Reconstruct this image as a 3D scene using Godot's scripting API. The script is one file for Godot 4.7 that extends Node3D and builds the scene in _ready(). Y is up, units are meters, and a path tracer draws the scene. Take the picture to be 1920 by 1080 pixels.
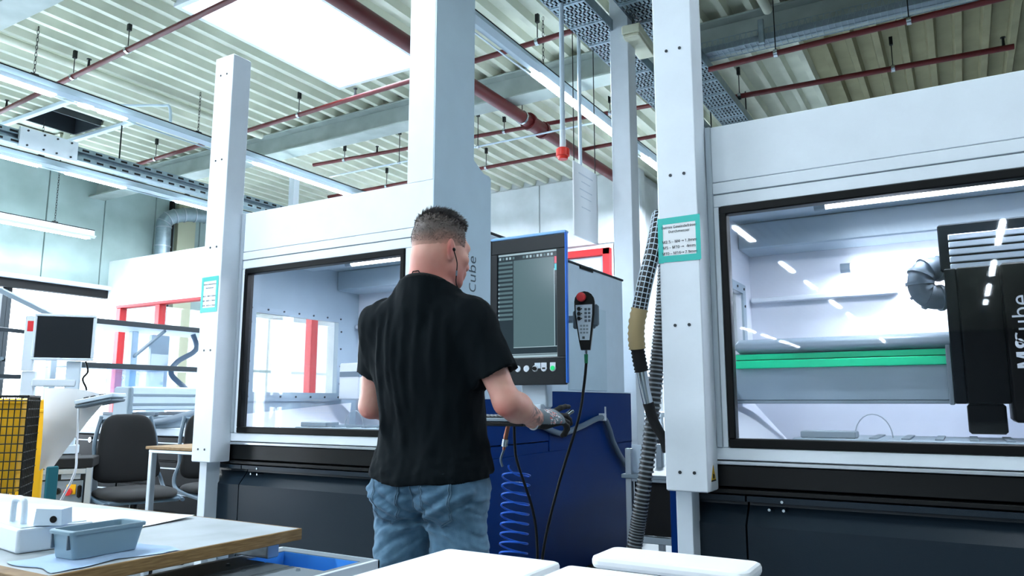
extends Node3D

const FLOOR_Y := 0.0
const CEIL_Y := 5.53
const FRONT := -3.2
const PITCH := 3.014
var M := {}
var used := {}
var rng := RandomNumberGenerator.new()

# ---------------------------------------------------------------- geometry collector
class Geo:
	var v := PackedVector3Array()
	var n := PackedVector3Array()
	var c := PackedColorArray()
	var idx := PackedInt32Array()
	var xf := Transform3D.IDENTITY
	var col := Color.WHITE
	func vert(p: Vector3, nn: Vector3) -> int:
		v.append(xf * p)
		n.append((xf.basis * nn).normalized())
		c.append(col)
		return v.size() - 1
	func tri(a: int, b: int, d: int) -> void:
		var cr := (v[b] - v[a]).cross(v[d] - v[a])
		if cr.dot(n[a] + n[b] + n[d]) > 0.0:
			idx.append_array([a, d, b])
		else:
			idx.append_array([a, b, d])
	func quad(a: Vector3, b: Vector3, d: Vector3, e: Vector3, nn := Vector3.ZERO) -> void:
		if nn == Vector3.ZERO:
			nn = (d - a).cross(b - a).normalized()
			if nn == Vector3.ZERO:
				nn = (e - a).cross(d - a).normalized()
		var i := vert(a, nn)
		vert(b, nn)
		vert(d, nn)
		vert(e, nn)
		tri(i, i + 1, i + 2)
		tri(i, i + 2, i + 3)
	func box(ce: Vector3, s: Vector3, ch := 0.0) -> Geo:
		var h := s * 0.5
		ch = minf(ch, minf(h.x, minf(h.y, h.z)) * 0.9)
		var ids := {}
		for ax in 3:
			var u := (ax + 1) % 3
			var w := (ax + 2) % 3
			for sg in [-1, 1]:
				var q := []
				for k in [[-1, -1], [1, -1], [1, 1], [-1, 1]]:
					var p := Vector3.ZERO
					p[ax] = h[ax] * sg
					p[u] = (h[u] - ch) * k[0]
					p[w] = (h[w] - ch) * k[1]
					var nn := Vector3.ZERO
					nn[ax] = sg
					var id := vert(ce + p, nn)
					q.append(id)
					var sgn := Vector3i.ZERO
					sgn[ax] = sg
					sgn[u] = k[0]
					sgn[w] = k[1]
					ids[[ax, sgn]] = id
				tri(q[0], q[1], q[2])
				tri(q[0], q[2], q[3])
		if ch > 0.0:
			for ax in 3:
				var u := (ax + 1) % 3
				var w := (ax + 2) % 3
				for su in [-1, 1]:
					for sw in [-1, 1]:
						var a := Vector3i.ZERO
						a[u] = su
						a[w] = sw
						var b := a
						a[ax] = -1
						b[ax] = 1
						tri(ids[[u, a]], ids[[u, b]], ids[[w, b]])
						tri(ids[[u, a]], ids[[w, b]], ids[[w, a]])
			for sx in [-1, 1]:
				for sy in [-1, 1]:
					for sz in [-1, 1]:
						var k := Vector3i(sx, sy, sz)
						tri(ids[[0, k]], ids[[1, k]], ids[[2, k]])
		return self
	func bxx(x0: float, x1: float, y0: float, y1: float, z0: float, z1: float, ch := 0.0) -> Geo:
		return box(Vector3(x0 + x1, y0 + y1, z0 + z1) * 0.5, Vector3(absf(x1 - x0), absf(y1 - y0), absf(z1 - z0)), ch)
	func bar(a: Vector3, b: Vector3, w: float, t: float, ch := 0.0, upv := Vector3.UP) -> Geo:
		var keep := xf
		var d := (b - a)
		var l := d.length()
		var z := d / l
		var x := upv.cross(z)
		if x.length() < 0.01:
			x = Vector3.RIGHT.cross(z)
		x = x.normalized()
		xf = keep * Transform3D(Basis(x, z.cross(x), z), (a + b) * 0.5)
		box(Vector3.ZERO, Vector3(w, t, l), ch)
		xf = keep
		return self
	func cyl(a: Vector3, b: Vector3, r0: float, r1 := -1.0, seg := 12, caps := true) -> Geo:
		if r1 < 0.0:
			r1 = r0
		var z := (b - a).normalized()
		var x := z.cross(Vector3.UP)
		if x.length() < 0.05:
			x = z.cross(Vector3.RIGHT)
		x = x.normalized()
		var y := z.cross(x)
		var base := v.size()
		for i in seg + 1:
			var an := TAU * i / seg
			var d := x * cos(an) + y * sin(an)
			vert(a + d * r0, d)
			vert(b + d * r1, d)
		for i in seg:
			tri(base + i * 2, base + i * 2 + 1, base + i * 2 + 3)
			tri(base + i * 2, base + i * 2 + 3, base + i * 2 + 2)
		if caps:
			for e in 2:
				var ce: Vector3 = a if e == 0 else b
				var r: float = r0 if e == 0 else r1
				if r < 0.0001:
					continue
				var nn: Vector3 = -z if e == 0 else z
				var c0 := vert(ce, nn)
				for i in seg + 1:
					var an := TAU * i / seg
					vert(ce + (x * cos(an) + y * sin(an)) * r, nn)
				for i in seg:
					tri(c0, c0 + 1 + i, c0 + 2 + i)
		return self
	func tube(pts: Array, r, seg := 8, caps := true) -> Geo:
		var m := pts.size()
		var prevx := Vector3.ZERO
		var base := v.size()
		for i in m:
			var p: Vector3 = pts[i]
			var t: Vector3
			if i == 0:
				t = pts[1] - p
			elif i == m - 1:
				t = p - pts[i - 1]
			else:
				t = (pts[i + 1] - p).normalized() + (p - pts[i - 1]).normalized()
			t = t.normalized()
			if i == 0:
				prevx = t.cross(Vector3.UP)
				if prevx.length() < 0.1:
					prevx = t.cross(Vector3.RIGHT)
			prevx = (prevx - t * prevx.dot(t)).normalized()
			var y := t.cross(prevx)
			var rr: float = r[i] if r is Array else r
			for k in seg + 1:
				var an := TAU * k / seg
				var d := prevx * cos(an) + y * sin(an)
				vert(p + d * rr, d)
		for i in m - 1:
			for k in seg:
				var a := base + i * (seg + 1) + k
				var b := a + seg + 1
				tri(a, b, b + 1)
				tri(a, b + 1, a + 1)
		if caps:
			for e in 2:
				var row := base + (0 if e == 0 else (m - 1) * (seg + 1))
				var ce: Vector3 = pts[0] if e == 0 else pts[m - 1]
				var nn: Vector3 = (pts[0] - pts[1]) if e == 0 else (pts[m - 1] - pts[m - 2])
				nn = nn.normalized()
				var c0 := vert(ce, nn)
				var ring := []
				for k in seg + 1:
					var q := v[row + k]
					v.append(q)
					n.append((xf.basis * nn).normalized())
					c.append(col)
					ring.append(v.size() - 1)
				for k in seg:
					tri(c0, ring[k], ring[k + 1])
		return self
	func lathe(prof: Array, seg := 20) -> Geo:
		# prof: Vector2(radius, height) about local y
		var m := prof.size()
		for i in m - 1:
			var a: Vector2 = prof[i]
			var b: Vector2 = prof[i + 1]
			var t := (b - a).normalized()
			var nr := Vector2(t.y, -t.x)
			var base := v.size()
			for k in seg + 1:
				var an := TAU * k / seg
				var d := Vector3(cos(an), 0, sin(an))
				var nn := d * nr.x + Vector3.UP * nr.y
				vert(d * a.x + Vector3.UP * a.y, nn)
				vert(d * b.x + Vector3.UP * b.y, nn)
			for k in seg:
				if a.x > 0.00001:
					tri(base + k * 2, base + k * 2 + 1, base + k * 2 + 2)
				if b.x > 0.00001:
					tri(base + k * 2 + 2, base + k * 2 + 1, base + k * 2 + 3)
		return self
	func prism(poly: Array, depth: float, z0 := 0.0) -> Geo:
		# polygon in local xy, from z0 to z0 + depth
		var pp := PackedVector2Array(poly)
		if Geometry2D.is_polygon_clockwise(pp):
			pp.reverse()
		var t := Geometry2D.triangulate_polygon(pp)
		for e in 2:
			var zz := z0 + (depth if e == 1 else 0.0)
			var nn := Vector3(0, 0, (1 if (e == 1) == (depth > 0) else -1))
			var base := v.size()
			for q in pp:
				vert(Vector3(q.x, q.y, zz), nn)
			for i in range(0, t.size(), 3):
				tri(base + t[i], base + t[i + 1], base + t[i + 2])
		for i in pp.size():
			var a := pp[i]
			var b := pp[(i + 1) % pp.size()]
			var d := (b - a).normalized()
			quad(Vector3(a.x, a.y, z0), Vector3(b.x, b.y, z0), Vector3(b.x, b.y, z0 + depth), Vector3(a.x, a.y, z0 + depth), Vector3(d.y, -d.x, 0))
		return self
	func sphere(ce: Vector3, r: Vector3, seg := 14, rings := 8) -> Geo:
		var base := v.size()
		for i in rings + 1:
			var th := PI * i / rings
			for k in seg + 1:
				var an := TAU * k / seg
				var d := Vector3(sin(th) * cos(an), cos(th), sin(th) * sin(an))
				vert(ce + d * r, (d / r).normalized())
		for i in rings:
			for k in seg:
				var a := base + i * (seg + 1) + k
				tri(a, a + seg + 1, a + seg + 2)
				tri(a, a + seg + 2, a + 1)
		return self
	func grid(f: Callable, nu: int, nv: int, two := false) -> Geo:
		# f(u,v) -> Vector3 ; smooth surface
		var base := v.size()
		for j in nv + 1:
			for i in nu + 1:
				var u := float(i) / nu
				var w := float(j) / nv
				var p: Vector3 = f.call(u, w)
				vert(p, Vector3.UP)
		# smooth normals from the faces, joined where points meet
		var acc := {}
		for j in nv:
			for i in nu:
				var a := base + j * (nu + 1) + i
				for t in [[a, a + 1, a + nu + 2], [a, a + nu + 2, a + nu + 1]]:
					var nn := (v[t[2]] - v[t[0]]).cross(v[t[1]] - v[t[0]])
					idx.append_array(t)
					for q in t:
						var key := (v[q] * 20000.0).round()
						acc[key] = acc.get(key, Vector3.ZERO) + nn
		for q in range(base, v.size()):
			n[q] = (acc[(v[q] * 20000.0).round()] as Vector3).normalized()
		return self
	func mesh() -> ArrayMesh:
		var am := ArrayMesh.new()
		var arr := []
		arr.resize(Mesh.ARRAY_MAX)
		arr[Mesh.ARRAY_VERTEX] = v
		arr[Mesh.ARRAY_NORMAL] = n
		arr[Mesh.ARRAY_COLOR] = c
		arr[Mesh.ARRAY_INDEX] = idx
		am.add_surface_from_arrays(Mesh.PRIMITIVE_TRIANGLES, arr)
		return am

# ---------------------------------------------------------------- node helpers
func numbered(par: Node, called: String) -> String:
	var key := "%d/%s" % [par.get_instance_id(), called]
	var k: int = used.get(key, 0)
	used[key] = k + 1
	return called if k == 0 else "%s_%03d" % [called, k]

func part(called: String, g, m: Material, par: Node, label := "") -> MeshInstance3D:
	var o := MeshInstance3D.new()
	o.name = numbered(par, called)
	o.mesh = g.mesh() if g is Geo else g
	o.material_override = m
	if g is Geo and par != self and o.mesh.get_surface_count() > 0:
		o.mesh.surface_set_material(0, m)
		o.material_override = null
	par.add_child(o, true)
	if label:
		o.set_meta("label", label)
	return o

func tag(o: Node, label: String, category: String, group := "", kind := "") -> Node:
	if label: o.set_meta("label", label)
	if category: o.set_meta("category", category)
	if group: o.set_meta("group", group)
	if kind: o.set_meta("kind", kind)
	return o

func thing(called: String, label: String, category: String, at := Vector3.ZERO, yaw := 0.0, group := "") -> Node3D:
	var o := Node3D.new()
	o.name = numbered(self, called)
	add_child(o, true)
	o.position = at
	o.rotation.y = yaw
	tag(o, label, category, group)
	return o

func struct(called: String, g, m: Material, par: Node = self) -> MeshInstance3D:
	var o := part(called, g, m, par)
	if par == self:
		o.set_meta("kind", "structure")
	return o

func copy(src: Node3D, label: String, at: Vector3, yaw := 0.0) -> Node3D:
	var o: Node3D = src.duplicate()
	var stem: String = String(src.name).split("_0")[0]
	o.name = numbered(self, stem)
	add_child(o, true)
	o.position = at
	o.rotation.y = yaw
	o.set_meta("label", label)
	return o

func lettering(txt: String, h: float, m: Material, par: Node, xf: Transform3D, bold := false, depth := 0.001, font := "Droid Sans") -> MeshInstance3D:
	var t := TextMesh.new()
	var f := SystemFont.new()
	f.font_names = [font]
	if bold:
		f.font_weight = 700
	t.font = f
	t.text = txt
	t.font_size = 48
	t.pixel_size = h / 48.0 * 1.35
	t.depth = depth
	var o := MeshInstance3D.new()
	o.name = numbered(par, "lettering")
	o.mesh = t
	t.material = m
	par.add_child(o, true)
	o.transform = xf
	return o

func arealight(called: String, par: Node, xf: Transform3D, size: Vector2, energy: float, col: Color) -> void:
	var l := AreaLight3D.new()
	l.name = numbered(par, called)
	l.area_size = size
	l.light_energy = energy
	l.light_color = col
	l.shadow_enabled = true
	l.set("area_range", 40.0)
	l.set("area_attenuation", 2.0)
	par.add_child(l, true)
	l.transform = xf

func spline(pts: Array, per := 8) -> Array:
	var o := []
	for i in pts.size() - 1:
		var p0: Vector3 = pts[maxi(i - 1, 0)]
		var p1: Vector3 = pts[i]
		var p2: Vector3 = pts[i + 1]
		var p3: Vector3 = pts[mini(i + 2, pts.size() - 1)]
		for k in per:
			o.append(p1.cubic_interpolate(p2, p0, p3, float(k) / per))
	o.append(pts[-1])
	return o

# ---------------------------------------------------------------- materials
func noise_tex(freq: float, a: Color, b: Color, oct := 3, size := 256, seed_ := 1) -> NoiseTexture2D:
	var nt := NoiseTexture2D.new()
	var f := FastNoiseLite.new()
	f.seed = seed_
	f.frequency = freq
	f.fractal_octaves = oct
	nt.noise = f
	nt.width = size
	nt.height = size
	nt.seamless = true
	var gr := Gradient.new()
	gr.set_color(0, a)
	gr.set_color(1, b)
	nt.color_ramp = gr
	return nt

func mat(called: String, col: Color, rough := 0.5, metal := 0.0, o := {}) -> StandardMaterial3D:
	var m := StandardMaterial3D.new()
	m.resource_name = called
	m.albedo_color = col
	m.roughness = rough
	m.metallic = metal
	if o.has("tex"):
		m.albedo_texture = o.tex
		m.uv1_triplanar = true
		m.uv1_world_triplanar = o.get("world", true)
		m.uv1_scale = Vector3.ONE * o.get("scale", 1.0)
		if o.has("scale3"): m.uv1_scale = o.scale3
	if o.has("bump"):
		m.heightmap_enabled = true
		m.heightmap_texture = o.bump
		m.heightmap_scale = o.get("bump_cm", 0.1)
		m.uv1_triplanar = true
		m.uv1_world_triplanar = o.get("world", true)
		m.uv1_scale = Vector3.ONE * o.get("scale", 1.0)
		if o.has("scale3"): m.uv1_scale = o.scale3
	if o.has("emit"):
		m.emission_enabled = true
		m.emission = o.emit
		m.emission_energy_multiplier = o.get("energy", 1.0)
	if o.has("coat"):
		m.clearcoat_enabled = true
		m.clearcoat = o.coat
		m.clearcoat_roughness = 0.1
	if o.has("spec"):
		m.metallic_specular = o.spec
	if o.has("rim"):
		m.rim_enabled = true
		m.rim = o.rim
		m.rim_tint = 0.3
	if o.has("sss"):
		m.subsurf_scatter_enabled = true
		m.subsurf_scatter_strength = o.sss
	if o.get("vc", false):
		m.vertex_color_use_as_albedo = true
	if o.has("alpha"):
		m.transparency = BaseMaterial3D.TRANSPARENCY_ALPHA
		m.albedo_color.a = o.alpha
	if o.has("back"):
		m.backlight_enabled = true
		m.backlight = o.back
	M[called] = m
	return m

func materials() -> void:
	var grain := noise_tex(0.02, Color(0.972, 0.972, 0.972), Color(1, 1, 1), 4)
	var fine := noise_tex(0.15, Color(0.2, 0.2, 0.2), Color(1, 1, 1), 3)
	var stain := noise_tex(0.012, Color(0.86, 0.87, 0.86), Color(1, 1, 1), 5)
	mat("white", Color(0.9, 0.93, 0.96), 0.45, 0, {"tex": grain, "scale": 0.8})
	mat("white2", Color(0.86, 0.9, 0.94), 0.5, 0, {"tex": grain, "scale": 0.8})
	mat("seam", Color(0.42, 0.47, 0.52), 0.6)
	mat("screw", Color(0.2, 0.22, 0.24), 0.4, 0.6)
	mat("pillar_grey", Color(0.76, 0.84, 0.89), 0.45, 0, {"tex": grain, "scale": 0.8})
	mat("light_grey", Color(0.82, 0.88, 0.93), 0.5, 0, {"tex": grain})
	mat("mid_grey", Color(0.52, 0.58, 0.62), 0.5)
	mat("black", Color(0.02, 0.028, 0.034), 0.35, 0, {"spec": 0.38})
	mat("black_matte", Color(0.03, 0.033, 0.038), 0.8)
	mat("gasket", Color(0.018, 0.025, 0.03), 0.4, 0, {"spec": 0.3})
	mat("base_dark", Color(0.085, 0.135, 0.175), 0.33, 0, {"bump": fine, "bump_cm": 0.05, "scale": 6.0, "spec": 0.36})
	mat("alu", Color(0.78, 0.8, 0.82), 0.3, 0.85)
	mat("alu_matte", Color(0.7, 0.74, 0.77), 0.45, 0.6)
	mat("steel", Color(0.75, 0.78, 0.8), 0.18, 1.0)
	mat("galv", Color(0.62, 0.69, 0.73), 0.42, 0.7, {"tex": stain, "scale": 2.0})
	mat("glass", Color(0.2, 0.23, 0.25), 0.02, 0, {"alpha": 0.03, "spec": 0.4})
	mat("inner_white", Color(0.86, 0.88, 0.92), 0.35, 0, {"tex": grain})
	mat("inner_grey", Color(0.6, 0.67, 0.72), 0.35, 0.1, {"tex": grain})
	mat("green_strip", Color(0.05, 0.86, 0.62), 0.4)
	mat("spindle_dark", Color(0.035, 0.06, 0.08), 0.35, 0.0, {"spec": 0.2})
	mat("spindle_brown", Color(0.03, 0.028, 0.028), 0.4, 0, {"spec": 0.2})
	mat("spindle_black", Color(0.012, 0.022, 0.03), 0.3, 0, {"spec": 0.2})
	mat("hose_grey", Color(0.36, 0.42, 0.47), 0.5)
	mat("blue", Color(0.0, 0.17, 0.42), 0.42, 0, {"tex": grain, "spec": 0.2})
	mat("blue_edge", Color(0.16, 0.45, 0.86), 0.35)
	mat("teal_tape", Color(0.04, 0.72, 0.68), 0.35)
	mat("paper", Color(0.94, 0.95, 0.96), 0.8)
	mat("ink", Color(0.12, 0.14, 0.16), 0.8)
	mat("ink_soft", Color(0.4, 0.43, 0.46), 0.8)
	mat("ink_faint", Color(0.78, 0.81, 0.84), 0.8)
	mat("wall_dark", Color(0.36, 0.4, 0.43), 0.8)
	mat("print_grey", Color(0.3, 0.36, 0.4), 0.6)
	mat("print_white", Color(0.88, 0.9, 0.93), 0.6)
	mat("yellow_sign", Color(0.85, 0.68, 0.12), 0.5)
	mat("deck", Color(0.89, 0.9, 0.83), 0.55, 0, {"tex": stain, "scale": 0.35})
	mat("deck_shaded", Color(0.62, 0.6, 0.47), 0.65, 0, {"tex": stain, "scale": 0.5})  # darker copy of deck: shade of the right bays put into its colour
	mat("beam", Color(0.66, 0.7, 0.68), 0.55, 0, {"tex": stain, "scale": 0.6})
	mat("red_pipe", Color(0.36, 0.075, 0.08), 0.42)
	mat("red_frame", Color(0.72, 0.11, 0.13), 0.5)
	mat("cap_red", Color(0.95, 0.2, 0.13), 0.4)
	mat("wall_green", Color(0.68, 0.76, 0.75), 0.75, 0, {"tex": stain, "scale": 0.3})
	mat("wall_white", Color(0.93, 0.95, 0.97), 0.75, 0, {"tex": stain, "scale": 0.3})
	mat("wall_beige", Color(0.76, 0.77, 0.66), 0.75)
	mat("floor", Color(0.6, 0.63, 0.65), 0.5, 0, {"tex": stain, "scale": 0.4})
	mat("ground", Color(0.75, 0.77, 0.77), 0.9)
	mat("trunk", Color(0.75, 0.81, 0.85), 0.45)
	mat("led", Color(1, 1, 1), 0.5, 0, {"emit": Color(0.9, 0.96, 1.0), "energy": 30.0})
	mat("led_small", Color(1, 1, 1), 0.5, 0, {"emit": Color(0.93, 0.96, 1.0), "energy": 7.0})
	mat("wire", Color(0.12, 0.13, 0.13), 0.5, 0.5)
	mat("tray_dark", Color(0.16, 0.19, 0.21), 0.6)
	mat("screen", Color(0.02, 0.03, 0.03), 0.15, 0, {"emit": Color(0.36, 0.47, 0.5), "energy": 0.75})
	mat("screen_dark", Color(0.02, 0.03, 0.03), 0.15, 0, {"emit": Color(0.16, 0.22, 0.26), "energy": 0.7})
	mat("screen_light", Color(0.02, 0.03, 0.03), 0.15, 0, {"emit": Color(0.62, 0.72, 0.76), "energy": 0.9})
	mat("screen_red", Color(0.05, 0.02, 0.02), 0.15, 0, {"emit": Color(0.85, 0.3, 0.4), "energy": 0.9})
	mat("screen_cyan", Color(0.02, 0.05, 0.05), 0.15, 0, {"emit": Color(0.2, 0.75, 0.8), "energy": 0.9})
	mat("bezel", Color(0.075, 0.095, 0.12), 0.3)
	mat("blue_rim", Color(0.2, 0.5, 0.95), 0.3)
	mat("silver_rim", Color(0.5, 0.68, 0.86), 0.3, 0.3)
	mat("button_white", Color(0.85, 0.88, 0.92), 0.35)
	mat("button_green", Color(0.1, 0.75, 0.45), 0.35, 0, {"emit": Color(0.1, 0.8, 0.45), "energy": 0.5})
	mat("estop_red", Color(0.86, 0.2, 0.22), 0.35)
	mat("plug_green", Color(0.1, 0.5, 0.33), 0.5)
	mat("coil_blue", Color(0.12, 0.4, 0.86), 0.3)
	mat("copper", Color(0.6, 0.38, 0.3), 0.3, 0.8)
	mat("cable_grey", Color(0.36, 0.43, 0.5), 0.45)
	mat("hose_mesh", Color(0.5, 0.53, 0.55), 0.4)
	mat("hose_dark", Color(0.1, 0.105, 0.11), 0.5)
	mat("tape_beige", Color(0.68, 0.6, 0.44), 0.7)
	mat("yellow", Color(0.96, 0.72, 0.06), 0.5)
	mat("seat", Color(0.045, 0.052, 0.058), 0.85, 0, {"rim": 0.3})
	mat("shell_grey", Color(0.36, 0.44, 0.5), 0.45)
	mat("teal_board", Color(0.12, 0.42, 0.46), 0.5)
	mat("bench_top", Color(0.82, 0.86, 0.9), 0.45)
	mat("acrylic", Color(0.5, 0.72, 0.9), 0.05, 0, {"alpha": 0.35})
	mat("laminate", Color(0.68, 0.71, 0.73), 0.45, 0, {"tex": stain, "scale": 1.5})
	mat("plywood", Color(0.62, 0.5, 0.32), 0.65, 0, {"tex": noise_tex(0.05, Color(0.72, 0.66, 0.56), Color(1, 1, 1), 4), "scale3": Vector3(1.2, 14, 1.2)})
	mat("bin_grey", Color(0.5, 0.61, 0.67), 0.5)
	mat("cloth_blue", Color(0.66, 0.76, 0.88), 0.9)
	mat("foam", Color(0.48, 0.52, 0.55), 0.9, 0, {"bump": fine, "bump_cm": 0.04, "scale": 12.0})
	mat("foam_blue", Color(0.27, 0.6, 0.88), 0.8)
	mat("roof_dark", Color(0.16, 0.18, 0.2), 0.8)
	mat("cream", Color(0.86, 0.86, 0.76), 0.6)

# ---------------------------------------------------------------- ready
func _ready() -> void:
	var cam := Camera3D.new()
	cam.name = "camera"
	add_child(cam)
	cam.position = Vector3(0, 1.18, 0)
	cam.rotation = Vector3(deg_to_rad(8.64), deg_to_rad(30.65), 0)
	cam.fov = 41.776
	cam.near = 0.05
	cam.far = 200.0
	cam.current = true
	var we := WorldEnvironment.new()
	we.name = "environment"
	var env := Environment.new()
	env.background_mode = Environment.BG_SKY
	var sky := Sky.new()
	var sm := ProceduralSkyMaterial.new()
	sm.sky_top_color = Color(0.86, 0.93, 1.0)
	sm.sky_horizon_color = Color(0.92, 0.96, 1.0)
	sm.ground_bottom_color = Color(0.7, 0.74, 0.78)
	sm.ground_horizon_color = Color(0.9, 0.94, 0.98)
	sky.sky_material = sm
	env.sky = sky
	env.background_energy_multiplier = 16.0
	env.tonemap_mode = Environment.TONE_MAPPER_LINEAR
	env.tonemap_exposure = 1.17
	env.sdfgi_enabled = true
	env.ssao_enabled = true
	env.ssil_enabled = true
	we.environment = env
	add_child(we)
	rng.seed = 7
	materials()
	room()
	ceiling_fixtures()
	machine(-3.866, true)
	machine(-0.852, false)
	console()
	aisle()
	left_background()
	foreground()
	person()

const LIGHT_COL := Color(0.9, 0.948, 1.0)

# ---------------------------------------------------------------- room
func room() -> void:
	struct("floor", Geo.new().bxx(-14.7, 8.2, -0.2, 0.0, -19.2, 48.2), M.floor)
	tag(part("ground", Geo.new().bxx(-40, -14.72, -0.4, -0.2, -30, 20), M.ground, self), "pale paved yard outside the long windows", "ground", "", "structure")
	# left long wall: clad panels above a strip of windows
	var wl := struct("wall_left", Geo.new().bxx(-14.85, -14.55, 3.42, 5.9, -15.1, 7.2).bxx(-14.85, -14.5, 0, 5.9, 7.2, 48.2), M.wall_green)
	var zz := 6.9
	while zz > -13.0:
		part("panel", Geo.new().bxx(-14.56, -14.5, 3.42, 5.56, zz - 1.085, zz, 0.012), M.wall_green, wl)
		zz -= 1.1
	part("sill", Geo.new().bxx(-14.55, -14.36, 3.38, 3.46, -8.72, 7.0, 0.01), M.white2, wl)
	part("rail", Geo.new().bxx(-14.62, -14.46, 3.22, 3.38, -8.72, 7.0, 0.01), M.black_matte, wl)
	part("parapet", Geo.new().bxx(-14.8, -14.5, 0, 0.5, -15.1, 7.2), M.white2, wl)
	part("pilaster", Geo.new().bxx(-14.55, -14.38, 0, 5.5, -10.5, -10.06, 0.01), M.wall_beige, wl)
	part("pilaster", Geo.new().bxx(-14.55, -14.4, 0, 5.5, -9.98, -9.9, 0.01), M.black_matte, wl)
	part("end_pier", Geo.new().bxx(-14.85, -14.5, 0.5, 3.42, -15.1, -9.0), M.wall_green, wl)
	# windows of the left wall
	for k in 7:
		var z0 := 6.6 - k * 2.25
		var w := struct("window_%d" % (k + 1), Geo.new().bxx(-14.66, -14.64, 0.5, 3.22, z0 - 2.2, z0 - 0.05), M.glass)
		for q in [[z0, z0 - 0.08], [z0 - 2.17, z0 - 2.25]]:
			part("window_frame", Geo.new().bxx(-14.7, -14.58, 0.5, 3.22, q[1], q[0], 0.008), M.tray_dark, w)
		part("window_frame", Geo.new().bxx(-14.7, -14.58, 1.9, 1.96, z0 - 2.2, z0, 0.008), M.light_grey, w)
	# far wall and its gate
	var wf := struct("wall_back", Geo.new().bxx(-14.7, -4.9, 0, 5.9, -13.2, -12.96), M.wall_white)
	var xx := -14.5
	while xx < -5.0:
		var x1 := minf(xx + 1.25, -4.9)
		part("panel", Geo.new().bxx(xx, x1 - 0.015, 4.16, 5.5, -12.97, -12.9, 0.012), M.wall_white, wf)
		if not (xx > -9.2 and x1 < -5.0):
			part("panel", Geo.new().bxx(xx, x1 - 0.015, 0, 4.14, -12.97, -12.9, 0.012), M.wall_white, wf)
		xx += 1.25
	part("panel", Geo.new().bxx(-5.45, -4.9, 0, 4.14, -12.97, -12.9, 0.012), M.wall_white, wf)
	var gate := struct("door_1", Geo.new().bxx(-9.0, -5.6, 0, 3.95, -12.96, -12.91), M.light_grey)
	for k in 7:
		part("panel", Geo.new().bxx(-8.98, -5.62, 0.02 + k * 0.56, 0.56 + k * 0.56, -12.94, -12.89, 0.012), M.light_grey, gate)
	part("door_frame", Geo.new().bxx(-5.62, -5.47, 0, 4.05, -12.95, -12.8, 0.01), M.red_frame, gate)
	part("door_frame", Geo.new().bxx(-9.1, -5.47, 3.92, 4.05, -12.95, -12.8, 0.01), M.red_frame, gate)
	part("door_frame", Geo.new().bxx(-9.15, -9.0, 0, 4.05, -12.95, -12.8, 0.01), M.red_frame, gate)
	part("control_box", Geo.new().bxx(-6.35, -5.85, 3.4, 3.72, -12.92, -12.8, 0.02), M.mid_grey, gate)
	# return wall of the passage that goes on behind the aisle
	var wr := struct("wall_return", Geo.new().bxx(-5.2, -5.02, 0, 5.55, -19.0, -12.96), M.wall_white)
	for k in 5:
		part("panel", Geo.new().bxx(-5.03, -4.98, 0, 5.42, -14.1 - k * 1.2, -12.96 - k * 1.2, 0.01), M.wall_white, wr)
	part("cover_strip", Geo.new().bxx(-5.06, -4.88, 0, 5.5, -12.99, -12.86, 0.01), M.white, wr)
	part("red_rail", Geo.new().bxx(-4.98, -4.94, 3.92, 4.02, -15.0, -13.2, 0.008), M.red_frame, wr)
	struct("wall_end", Geo.new().bxx(-5.2, 8.2, 0, 5.9, -19.25, -19.0), M.wall_white)
	# partition in front of the long windows, with red framed openings
	var wp := struct("wall_partition", Geo.new().bxx(-14.5, -7.5, 3.05, 3.97, -8.8, -8.67), M.wall_white)
	part("red_rail", Geo.new().bxx(-14.12, -7.5, 3.0, 3.05, -8.8, -8.64, 0.008), M.red_frame, wp)
	for x in [-14.06, -12.84, -10.9, -8.9, -7.57]:
		part("red_post", Geo.new().bxx(x - 0.07, x + 0.07, 0, 3.0, -8.8, -8.66, 0.008), M.red_frame, wp)
	part("frame", Geo.new().bxx(-14.5, -7.5, 1.0, 1.1, -8.8, -8.67, 0.01), M.white2, wp)
	for k in 4:
		var x0: float = [-14.0, -12.77, -10.83, -8.83][k]
		var x1: float = [-12.91, -10.97, -8.97, -7.64][k]
		part("pane", Geo.new().bxx(x0, x1, 1.1, 3.0, -8.74, -8.73), M.glass, wp)
	part("parapet", Geo.new().bxx(-14.5, -7.5, 0, 1.0, -8.8, -8.67), M.wall_white, wp)
	# the other sides, behind the camera
	struct("wall_right", Geo.new().bxx(8.0, 8.25, 0, 5.9, -19.2, 48.2), M.wall_dark)
	struct("wall_front", Geo.new().bxx(-14.7, 8.2, 0, 5.9, 48.0, 48.25), M.wall_dark)
	ceiling()

func deck_geo(nr: int, pitch: float, len_: float) -> Geo:
	# a sheet of trapezoidal roof deck, ribs along z, hung below y = 0
	var g := Geo.new()
	var dep := 0.1
	var prof := []
	for i in nr:
		var x := i * pitch
		prof.append_array([Vector2(x, 0), Vector2(x + 0.165, 0), Vector2(x + 0.19, -dep), Vector2(x + pitch - 0.025, -dep), Vector2(x + pitch, 0)])
	for i in prof.size() - 1:
		var a: Vector2 = prof[i]
		var b: Vector2 = prof[i + 1]
		if a.distance_to(b) < 0.001:
			continue
		var t := (b - a).normalized()
		var nn := Vector3(t.y, -t.x, 0)
		g.quad(Vector3(a.x, a.y, 0), Vector3(b.x, b.y, 0), Vector3(b.x, b.y, -len_), Vector3(a.x, a.y, -len_), nn)
		var o := nn * -0.004
		g.quad(Vector3(a.x, a.y, 0) + o, Vector3(b.x, b.y, 0) + o, Vector3(b.x, b.y, -len_) + o, Vector3(a.x, a.y, -len_) + o, -nn)
	return g

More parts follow.
